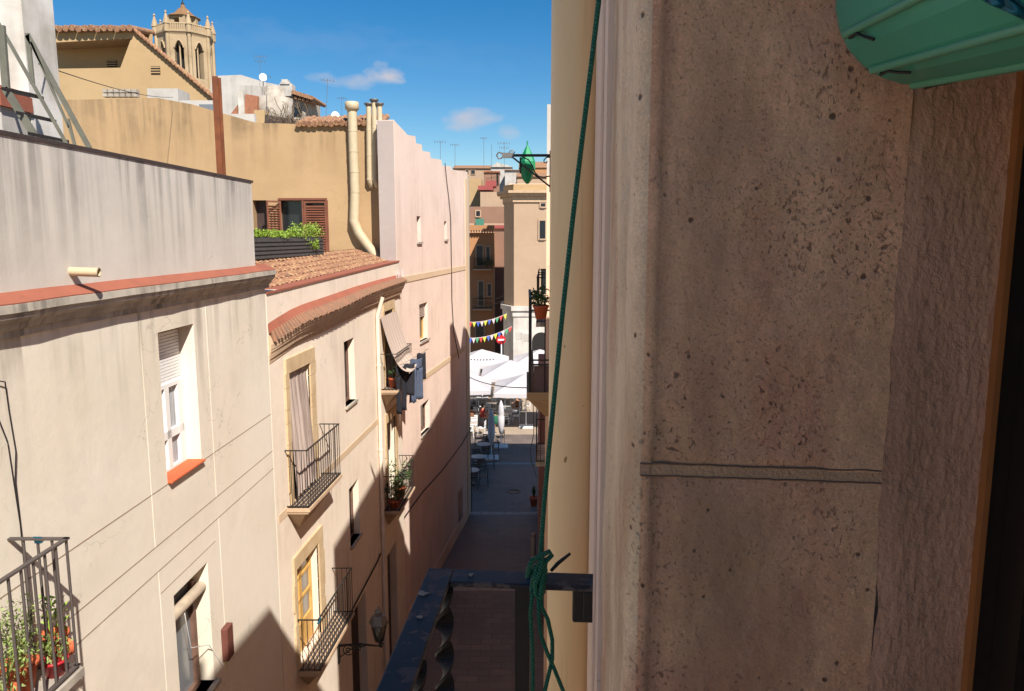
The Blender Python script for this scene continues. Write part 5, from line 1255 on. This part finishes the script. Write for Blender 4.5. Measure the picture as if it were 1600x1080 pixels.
m = MB(); RN.box(m, by0+.04, by0+1.25, nbz+.001, P(830, 573, by0).z-H, NB_out-.06, NB_out-.04); RN.box(m, by0+.04, by0+.06, nbz+.001, P(830, 573, by0).z-H, .02, NB_out-.061); m.build('privacy_panel', simple('brown_panel', rgb(120, 98, 92), .8), nb)
pc = P(845, 498, by0-.02); pot_plant((pc.x, pc.y, pc.z), .085, .15, 'dark green plant in a terracotta pot clipped to the right-hand balcony rail', 'pot', 'leafdark', .11, .12, 260, .025, 41)
# white wall strip corner and gutter on neighbour
# iron bracket with green lantern
YK = 12.2; br = empty('wall_bracket', P(858, 243, YK), 'black wrought iron wall bracket reaching over the street against the sky', 'bracket')
m = MB(); t1 = P(861, 243, YK); t2 = P(803, 243, YK); m.box(t2.x, t1.x, YK-.015, YK+.015, t1.z-.02, t1.z+.02)
flatbar(m, P(801, 246, YK), P(861, 293, YK), .025, .02, ny)
m.tube([P(*p, YK) for p in ((815, 262), (813, 250), (818, 246), (826, 250), (832, 260), (836, 270), (842, 276), (850, 277), (860, 275))], .011, 6)
m.tube([P(*p, YK) for p in ((861, 246), (854, 246), (850, 250), (850, 254), (854, 255), (855, 252))], .010, 6)
m.tube([P(813, 246, YK), P(813, 271, YK)], .014, 6); m.box(t1.x-.02, t1.x+.02, YK-.04, YK+.04, P(858, 300, YK).z, P(858, 236, YK).z); m.build('arm', 'iron', br)
m = MB(); A = P(784, 247, YK); Bq = P(803, 239, YK); m.box(A.x, Bq.x, YK-.03, YK+.03, A.z, Bq.z)
m.tube([P(*p, YK) for p in ((786, 240), (779, 238), (776, 243), (779, 248), (784, 247))], .014, 6); m.tube([P(*p, YK) for p in ((795, 239), (797, 236), (802, 235), (804, 238), (802, 240))], .010, 6); m.build('arm_end', 'zinc', br)
YL = 13.2; gc = P(824, 256, YL); m = MB(); sc_ = YL/F
prof = [(.5, -31), (9, -10), (12.5, 4), (12.5, 12), (8, 25), (2, 29)]
m.lathe((gc.x, YL, gc.z), [(r_*sc_, -z_*sc_+0) for (r_, z_) in [(2, 30), (7, 24), (12.5, 8), (12.5, -3), (8, -14), (1, -28)]], 6, False, .2); m.tube([(gc.x, YL, gc.z+26*sc_), (gc.x, YL, gc.z+34*sc_)], .012, 5)
tag(m.build('green_lantern', 'lantgreen'), 'pointed green cloth lantern hanging just behind the iron bracket', 'lantern')
# things at the foot of the right row
q = PG(830, 790); pot_plant((q.x+.12, q.y, 0), .2, .4, 'spiky dark plant in a pot at the foot of the purple wall', 'pot', 'leafdark', .3, .55, 10, .1, 60, spiky=True)
q = PG(829, 900); m = MB(); m.tube([(q.x+.1, q.y, 0), (q.x+.1, q.y, 1.55)], .09, 12); m.lathe((q.x+.1, q.y, 1.55), [(.095, 0), (.08, .05), (.03, .08)], 12)
tag(m.build('bollard', 'concrete'), 'pale grey upright post at the foot of the right-hand wall', 'post')

# ============================================================ OUR OWN BUILDING
AL = R(4.4); LA = Vector((math.sin(AL), math.cos(AL), 0)); RA = Vector((math.cos(AL), -math.sin(AL), 0))
def L(s, r, z): return LA*s+RA*r+Vector((0, 0, H+z))
own = empty('own_house', L(1, 1, -H), 'pink house the picture is taken from, its pitted stone window jamb filling the right side', 'building')
def lbox(m, s0, s1, r0, r1, z0, z1):
    return m.hexa([L(s0, r0, z0), L(s0, r1, z0), L(s1, r1, z0), L(s1, r0, z0), L(s0, r0, z1), L(s0, r1, z1), L(s1, r1, z1), L(s1, r0, z1)])
RF0 = .06; SJ = .70; RS = .292; RP = .375
m = MB(); lbox(m, 1.09, 3.85, RF0, 6, -H, 3.05)         # beyond the window
lbox(m, SJ+.02, 1.089, RF0+.02, 6, -H, 3.048)            # core behind jamb stone
lbox(m, -12, SJ+.0, RF0+.002, 6, -H, -1.62)           # below
lbox(m, -12, SJ+.018, RF0+.002, .392, .95, 3.045)      # lintel and above
lbox(m, -12, SJ+.018, .40, 6, 1.05, 3.043)
lbox(m, -12, -.55, RF0+.001, .39, -1.619, .949)      # near side
m.build('wall', 'ownfacade', own)
m = MB(); lbox(m, 1.093, 3.8, RF0-.012, RF0-.0, -H, 3.0); m.build('plaster_layer', 'ownfacade', own)
# room behind, its lack of light painted into near-black walls
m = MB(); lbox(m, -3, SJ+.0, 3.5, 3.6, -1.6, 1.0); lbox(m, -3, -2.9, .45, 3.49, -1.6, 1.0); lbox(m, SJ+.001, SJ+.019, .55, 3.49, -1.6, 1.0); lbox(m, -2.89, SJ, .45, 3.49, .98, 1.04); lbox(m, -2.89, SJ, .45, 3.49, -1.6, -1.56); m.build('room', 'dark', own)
# jamb: dense displaced surface following the rounded corner
prof = [(1.088, RF0-.004)]
N1 = 30
for i in range(N1): prof.append((1.085-(1.085-SJ-.02)*i/N1, RF0-.006+.004*(i/N1)))
for k in range(8): a = k/7*math.pi/2; prof.append((SJ+.02-.02*math.sin(a), RF0-.002+.02-.02*math.cos(a)))
NR = 80
for i in range(1, NR+1): prof.append((SJ, RF0+.018+(RS-RF0-.018)*i/NR))
zs_ = [-1.6+2.55*j/420 for j in range(421)]
gz = -.216*1.02
def jz(r): return P(1000+(1410-1000)*(r-RF0)/(RS-RF0), 740, .7).z-H
def zjoint(px_, py_):
    r = ray(px_, py_); return r.z*SJ/(r.x*LA.x+r.y*LA.y)
zj0, zj1 = zjoint(1000, 733), zjoint(1405, 748)
vs = []
for z in zs_:
    for (s_, r_) in prof:
        d = .0035*noise.noise(Vector((s_*6+3, r_*7, z*5)))+.0016*noise.noise(Vector((s_*25, r_*25, z*22)))+.0008*noise.noise(Vector((s_*90, r_*90, z*80)))
        zj = zj0+(zj1-zj0)*min(1, max(0, (r_-RF0)/(RS-RF0))); q_ = min(1, max(0, (abs(z-zj)-.008)/.02)); d *= q_
        if abs(z-zj) < .0052 and r_ > RF0+.02 and s_ < SJ+.001: d -= .0022
        onedge = r_ < RF0+.012
        if s_ < SJ+.03 and r_ < RF0+.03: d -= .003*max(0, noise.noise(Vector((9, 1, z*9))))
        if s_ < SJ+.001 and r_ > RF0+.018:
            # gentle hollow next to the arris
            d -= .0025*math.exp(-((r_-RF0-.03)/.012)**2)
        if onedge and s_ > SJ+.02: vs.append(L(s_, r_-d, z))
        else: vs.append(L(s_-d, r_, z))
m = MB(); w_ = len(prof)
m.add(vs, [(j*w_+i, j*w_+i+1, (j+1)*w_+i+1, (j+1)*w_+i) for j in range(420) for i in range(w_-1)], True)
jb = m.build('window_jamb', 'jamb', own); tag(jb, 'pitted beige stone window jamb')
# facade-side smooth face of the same stone is painted paler for its brighter light
jb.data.materials.append(M['jamblit'])
for p in jb.data.polygons:
    if (p.index % (w_-1)) < N1+6: p.material_index = 1
# mortar joint
m = MB(); A0 = P(1000, 727, .70); 
def jp(px_, py_, off):
    r = ray(px_, py_); k = ((SJ-off)/(r.x*LA.x+r.y*LA.y)); v_ = Vector((r.x*k, r.y*k, H+r.z*k)); return v_
nj = 60; top_ = []; bot_ = []
for i in range(nj+1):
    x = 1000+403*i/nj; t = i/nj
    top_.append(jp(x, 725+13*t+1.2*noise.noise(Vector((i*.3, 0, 0))), -.0004)); bot_.append(jp(x, 741+14*t+1.2*noise.noise(Vector((i*.3, 5, 0))), -.0004))
vs = top_+bot_+[p+LA*.006+Vector((0, 0, .0015)) for p in top_]+[p+LA*.006-Vector((0, 0, .0015)) for p in bot_]; k_ = nj+1
m.add(vs, [(i, i+1, k_+i+1, k_+i) for i in range(nj)]+[(2*k_+i, 2*k_+i+1, i+1, i) for i in range(nj)]+[(k_+i, k_+i+1, 3*k_+i+1, 3*k_+i) for i in range(nj)])
m.build('mortar_joint', plaster('grey_mortar', rgb(200, 166, 134), rgb(176, 144, 114), .6, 40, bs=260, bst=.6), jb)
m = MB()
for ln, dz in ((top_, .0008), (bot_, -.0008)): m.tube([p-LA*.0004+Vector((0, 0, dz+.0006*noise.noise(p*60))) for p in ln], .0009, 5)
m.build('joint_line', simple('dark_joint', rgb(140, 112, 90), .9), jb)
# rough plaster strip, displaced
vs = []; nr = 60; nz_ = 520
for j in range(nz_+1):
    z = -1.6+2.55*j/nz_
    for i in range(nr+1):
        r_ = RS-.001+(RP-RS+.001)*i/nr; wv_ = (.006*noise.noise(Vector((1, 1, z*7)))+.003*noise.noise(Vector((1, 1, z*33))))*(1-i/nr)
        f = .0007*noise.noise(Vector((r_*40, 2, z*20)))+.0009*noise.noise(Vector((r_*150, 4, z*90)))+.0011*noise.noise(Vector((r_*280, 4, z*170)))
        edge = min(1, i/10)
        vs.append(L(SJ-.0008-.0025*edge-f*(.3+.7*edge), r_+wv_, z))
m = MB(); m.add(vs, [(j*(nr+1)+i, j*(nr+1)+i+1, (j+1)*(nr+1)+i+1, (j+1)*(nr+1)+i) for j in range(nz_) for i in range(nr)], True)
m.build('reveal_plaster', 'roughpl', own)
# wooden strip and window frame, its unlit darkness painted in
wf = MB(); lbox(wf, SJ-.014, SJ+.019, RP, RP+.005, -1.6, .949); wf.build('wood_edge', 'wood_strip', own)
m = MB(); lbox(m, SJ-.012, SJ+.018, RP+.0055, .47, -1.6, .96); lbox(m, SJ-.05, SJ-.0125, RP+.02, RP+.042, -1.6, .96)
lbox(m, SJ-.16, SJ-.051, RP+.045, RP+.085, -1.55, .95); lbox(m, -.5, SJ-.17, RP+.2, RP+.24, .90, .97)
fo = m.build('window_frame', 'unlitframe', own)
m = MB(); hz = P(1580, 640, .66).z-H; lbox(m, SJ-.056, SJ-.0505, RP+.018, RP+.05, hz-.03, hz+.02)
for zz_ in (hz-.012, hz+.008): m.tube([L(SJ-.057, RP+.036, zz_), L(SJ-.060, RP+.036, zz_)], .003, 10)
m.build('hinge', 'iron', fo)
# railing of our balcony
rl = MB(); ho = .6
so0, so1 = P(668, 887, 1.37), None
S_far = P(800, 888, 1).y
def railpt(px_, py_, z): r = ray(px_, py_); k = z/r.z; v_ = Vector((r.x*k, r.y*k, 0)); return v_.dot(LA), v_.dot(RA)
o1 = railpt(668, 887, -ho); o2 = railpt(588, 1080, -ho); i1 = railpt(703, 909, -ho); i2 = railpt(640, 1080, -ho); e1 = railpt(938, 897, -ho); e2 = railpt(938, 917, -ho)
print('rail', o1, o2, i1, i2, e1, e2)
sF, sN = o1[0], i1[0]; rO, rI = (o1[1]+o2[1])/2, (i1[1]+i2[1])/2
lbox(rl, -.75, sF, rO, rI, -ho-.010, -ho); lbox(rl, sN, sF-.0005, rI+.0002, RF0+.004, -ho-.0105, -ho-.0002)
rl = rl.build('balcony_railing', 'bluerail', own); bevel(rl, .0025, 2); tag(rl, 'dark balcony railing with chipped blue paint on its top rail')
m = MB(); s_ = sN+.006
m = MB(); lbox(m, sN+.012, sN+.03, RF0-.05, RF0+.01, -ho-.075, -ho-.0108); lbox(m, sN+.008, sF-.004, RF0-.033, RF0+.008, -ho-.07, -ho-.012); bevel(m.build('wall_bracket', 'twist', rl), .004)
m = MB(); q = railpt(818, 915, -ho-.02); lbox(m, sN+.004, sN+.026, q[1]-.013, q[1]+.013, -1.6, -ho-.0108); m.build('post', 'twist', rl)
def twisted(s0, r0):
    m = MB(); n = 220; vs = []; w = .017; th = .0035
    for j in range(n+1):
        z = -ho-.011-(1.0)*j/n; a = j/n*1.0*2*math.pi/.125+.9; u = LA*math.cos(a)+RA*math.sin(a); v = LA*-math.sin(a)+RA*math.cos(a)
        c = L(s0, r0, z)
        for (p_, q_) in ((-w, -th), (w, -th), (w, th), (-w, th)): vs.append(c+u*p_+v*q_)
    m.add(vs, [(j*4+k, j*4+(k+1) % 4, (j+1)*4+(k+1) % 4, (j+1)*4+k) for j in range(n) for k in range(4)]); return m.build('twisted_bar', 'twist', rl)
q = railpt(690, 930, -ho-.03)
for k in range(9): twisted(sF-.045-k*.25, (rO+rI)/2+.012)
m = MB(); lbox(m, -.75, sF-.01, rO+.012, rI-.012, -1.55, -1.53); lbox(m, sN+.01, sF-.02, rI, RF0, -1.55, -1.53); m.build('lower_rail', 'twist', rl)
m = MB()
for k in range(6): c_ = L(sF-.1-k*.02*0-.02, 0, 0)
for (px_, py_, s_) in ((661, 928, .011), (656, 965, .006), (735, 899, .008)):
    q = ray(px_, py_); kk = -ho/q.z; rn_ = random.Random(px_); pp = [(q.x*kk+s_*rn_.uniform(.3, 1.1)*math.cos(a*.7), q.y*kk+s_*rn_.uniform(.3, 1.1)*math.sin(a*.7), H-ho+.0003) for a in range(9)]; m.prism(pp, (0, 0, .0016))
tag(m.build('bird_dropping', 'concrete'), 'pale dried blobs stuck on the blue top rail', 'droppings')
# drainpipe
YPp = 1.66; cx = P(898, 370, YPp).x; rpp = (78/F*YPp)/2*.985
m = MB(); m.tube([(cx, YPp, .05), (cx, YPp, H+3.4)], rpp, 48)
dpn = m.build('drainpipe', 'nearpipe'); tag(dpn, 'thick cream plastic drainpipe standing close beside the stone jamb', 'pipe')
# thin line marks in the facade strip: plaster edge bead
m = MB(); lbox(m, 1.20, 1.215, RF0-.016, RF0-.0125, -3, 2.9); m.build('edge_bead', 'ownfacade', own)
# green cord from above to the rail with knot and tails
yr = (L((sF+sN)/2, 0, 0)).y
cz_ = lambda px_, py_, Y=None: P(px_, py_, Y or yr)
cord = empty('tied_rope', cz_(845, 865), 'green twisted cord tied in a knot round the blue balcony rail', 'rope')
m = MB(); pts = [cz_(944, -60), cz_(936, 0), cz_(924, 100), cz_(911, 210), cz_(895, 340), cz_(880, 480), cz_(868, 600), cz_(858, 700), cz_(850, 790), cz_(845, 862), cz_(841, 893)]
m.tube([p+Vector((.0006*noise.noise(p*9), 0, 0)) for p in pts], .0042, 8); m.build('cord', 'cord', cord)
m = MB(); yf = L(sN-.008, 0, 0).y
def loop(pts, r=.0046): m.tube([P(a, b, y) for (a, b, y) in pts], r, 8)
yb_ = L(sF+.008, 0, 0).y
for k, dx in enumerate((-7, -1, 5, 10)):
    loop([(838+dx, 884, yr), (836+dx, 889, yb_), (838+dx, 905, yb_+.0), (839+dx, 925, yr), (838+dx, 922, yf), (840+dx, 905, yf), (842+dx, 890, yf), (838+dx, 884, yr)])
loop([(830, 893, yf), (824, 900, yf-.01), (830, 876, yf-.01), (846, 868, yf-.005), (858, 862, yf-.005), (862, 868, yf), (850, 880, yf-.01), (838, 885, yf-.01), (835, 905, yf-.01)])
loop([(843, 870, yf-.005), (848, 880, yf-.012), (843, 896, yf-.014), (836, 912, yf-.012), (838, 930, yf-.004)]); loop([(853, 872, yf), (850, 892, yf-.01), (846, 915, yf-.012), (845, 935, yf-.006)])
m.build('knot', 'cord', cord)
m = MB(); yy = yf-.004
loop([(845, 930, yy), (847, 950, yy), (856, 968, yy), (863, 1000, yy), (863, 1030, yy), (856, 1060, yy), (848, 1095, yy)], .0036); loop([(841, 930, yy), (842, 960, yy), (845, 992, yy+.005), (855, 1020, yy), (866, 1045, yy), (884, 1090, yy)], .0036)
loop([(832, 925, yy), (829, 960, yy), (832, 1010, yy), (833, 1060, yy), (831, 1100, yy)], .0036); m.build('tail', 'cord', cord)
m = MB(); m.tube([P(861, 892, yr), P(872, 880, yr), P(891, 865, yr+.01)], [.003, .0036, .0025], 6)
tag(m.build('twig', 'black'), 'short dark bent wire poking up behind the rail', 'wire')
# teal basket hung in the window opening
tb = empty('hanging_basket', P(1450, 60, .52), 'teal ribbed plastic basket hanging tilted at the top of the window opening', 'basket')
ax0 = P(1428, -2, .62); ax1 = P(1830, -205, .40); ax = (ax1-ax0).normalized()
toc = (Vector((0, 0, H))-ax0).normalized(); u_ = ax.cross(Vector((0, 0, 1))).normalized(); v_ = u_.cross(ax).normalized()
Lx = (ax1-ax0).length; r0_, r1_ = .069, .084; NF = 12
def ringp(t, rad, k, n, off=0): a = 2*math.pi*(k+off)/n; return ax0+ax*(Lx*t)+(u_*math.cos(a)+v_*math.sin(a))*rad
m = MB(); vs = []; seq = []
rows_ = [(-.03, r0_*.72), (.0, r0_*.93), (.05, r0_*.99), (.12, r0_), (1.0, r1_), (1.0, r1_*.95), (.02, r0_*.9)]
for (t, rad) in rows_:
    for k in range(NF*4):
        ph = k % 4; a = 2*math.pi*k/(NF*4); flat_ = math.cos(math.pi/NF)/math.cos((ph/4-.5)*2*math.pi/NF) if ph else 1.0
        rr = rad*(flat_ if ph else .965)
        vs.append(ax0+ax*(Lx*t)+(u_*math.cos(a)+v_*math.sin(a))*rr)
K4 = NF*4
m.add(vs, [(j*K4+k, j*K4+(k+1) % K4, (j+1)*K4+(k+1) % K4, (j+1)*K4+k) for j in range(len(rows_)-1) for k in range(K4)]+[tuple(range(K4))[::-1]])
m.build('basket_body', 'tealpl', tb)
m = MB()
for k in range(NF): m.tube([ringp(.07, r0_*.972, k+.1, NF), ringp(1.0, r1_*.975, k+.1, NF)], .0034, 8)
m.build('rib', 'tealedge', tb)
for k in range(NF):
    m = MB(); m.tube([ringp(.10, r0_*.97, k-.02, NF), ringp(.12, r0_*1.035, k, NF), ringp(.17, r0_*1.03, k+.02, NF), ringp(.2, r0_*1.03, k-.1, NF), ringp(.235, r0_*1.02, k-.24, NF)], .0011, 6); m.build('wire_tie', 'black', tb)
m = MB(); pts = [P(1530, -14, .43), P(1556, 0, .42), P(1580, 10, .42), P(1612, 26, .42)]; m.tube(pts, .0032, 8); m.tube([p+Vector((0, 0, .004)) for p in pts], .0032, 8)
m.tube([P(1530, -14, .43), L(.5, .2, .95)], .003, 6); m.tube([ax1, L(.45, .3, .95)], .003, 6); m.build('rope', 'bluerope', tb)
for n_ in list(bpy.data.objects):
    if n_.type == 'MESH' and n_.parent is None and 'kind' not in n_ and 'label' not in n_: print('UNTAGGED', n_.name)
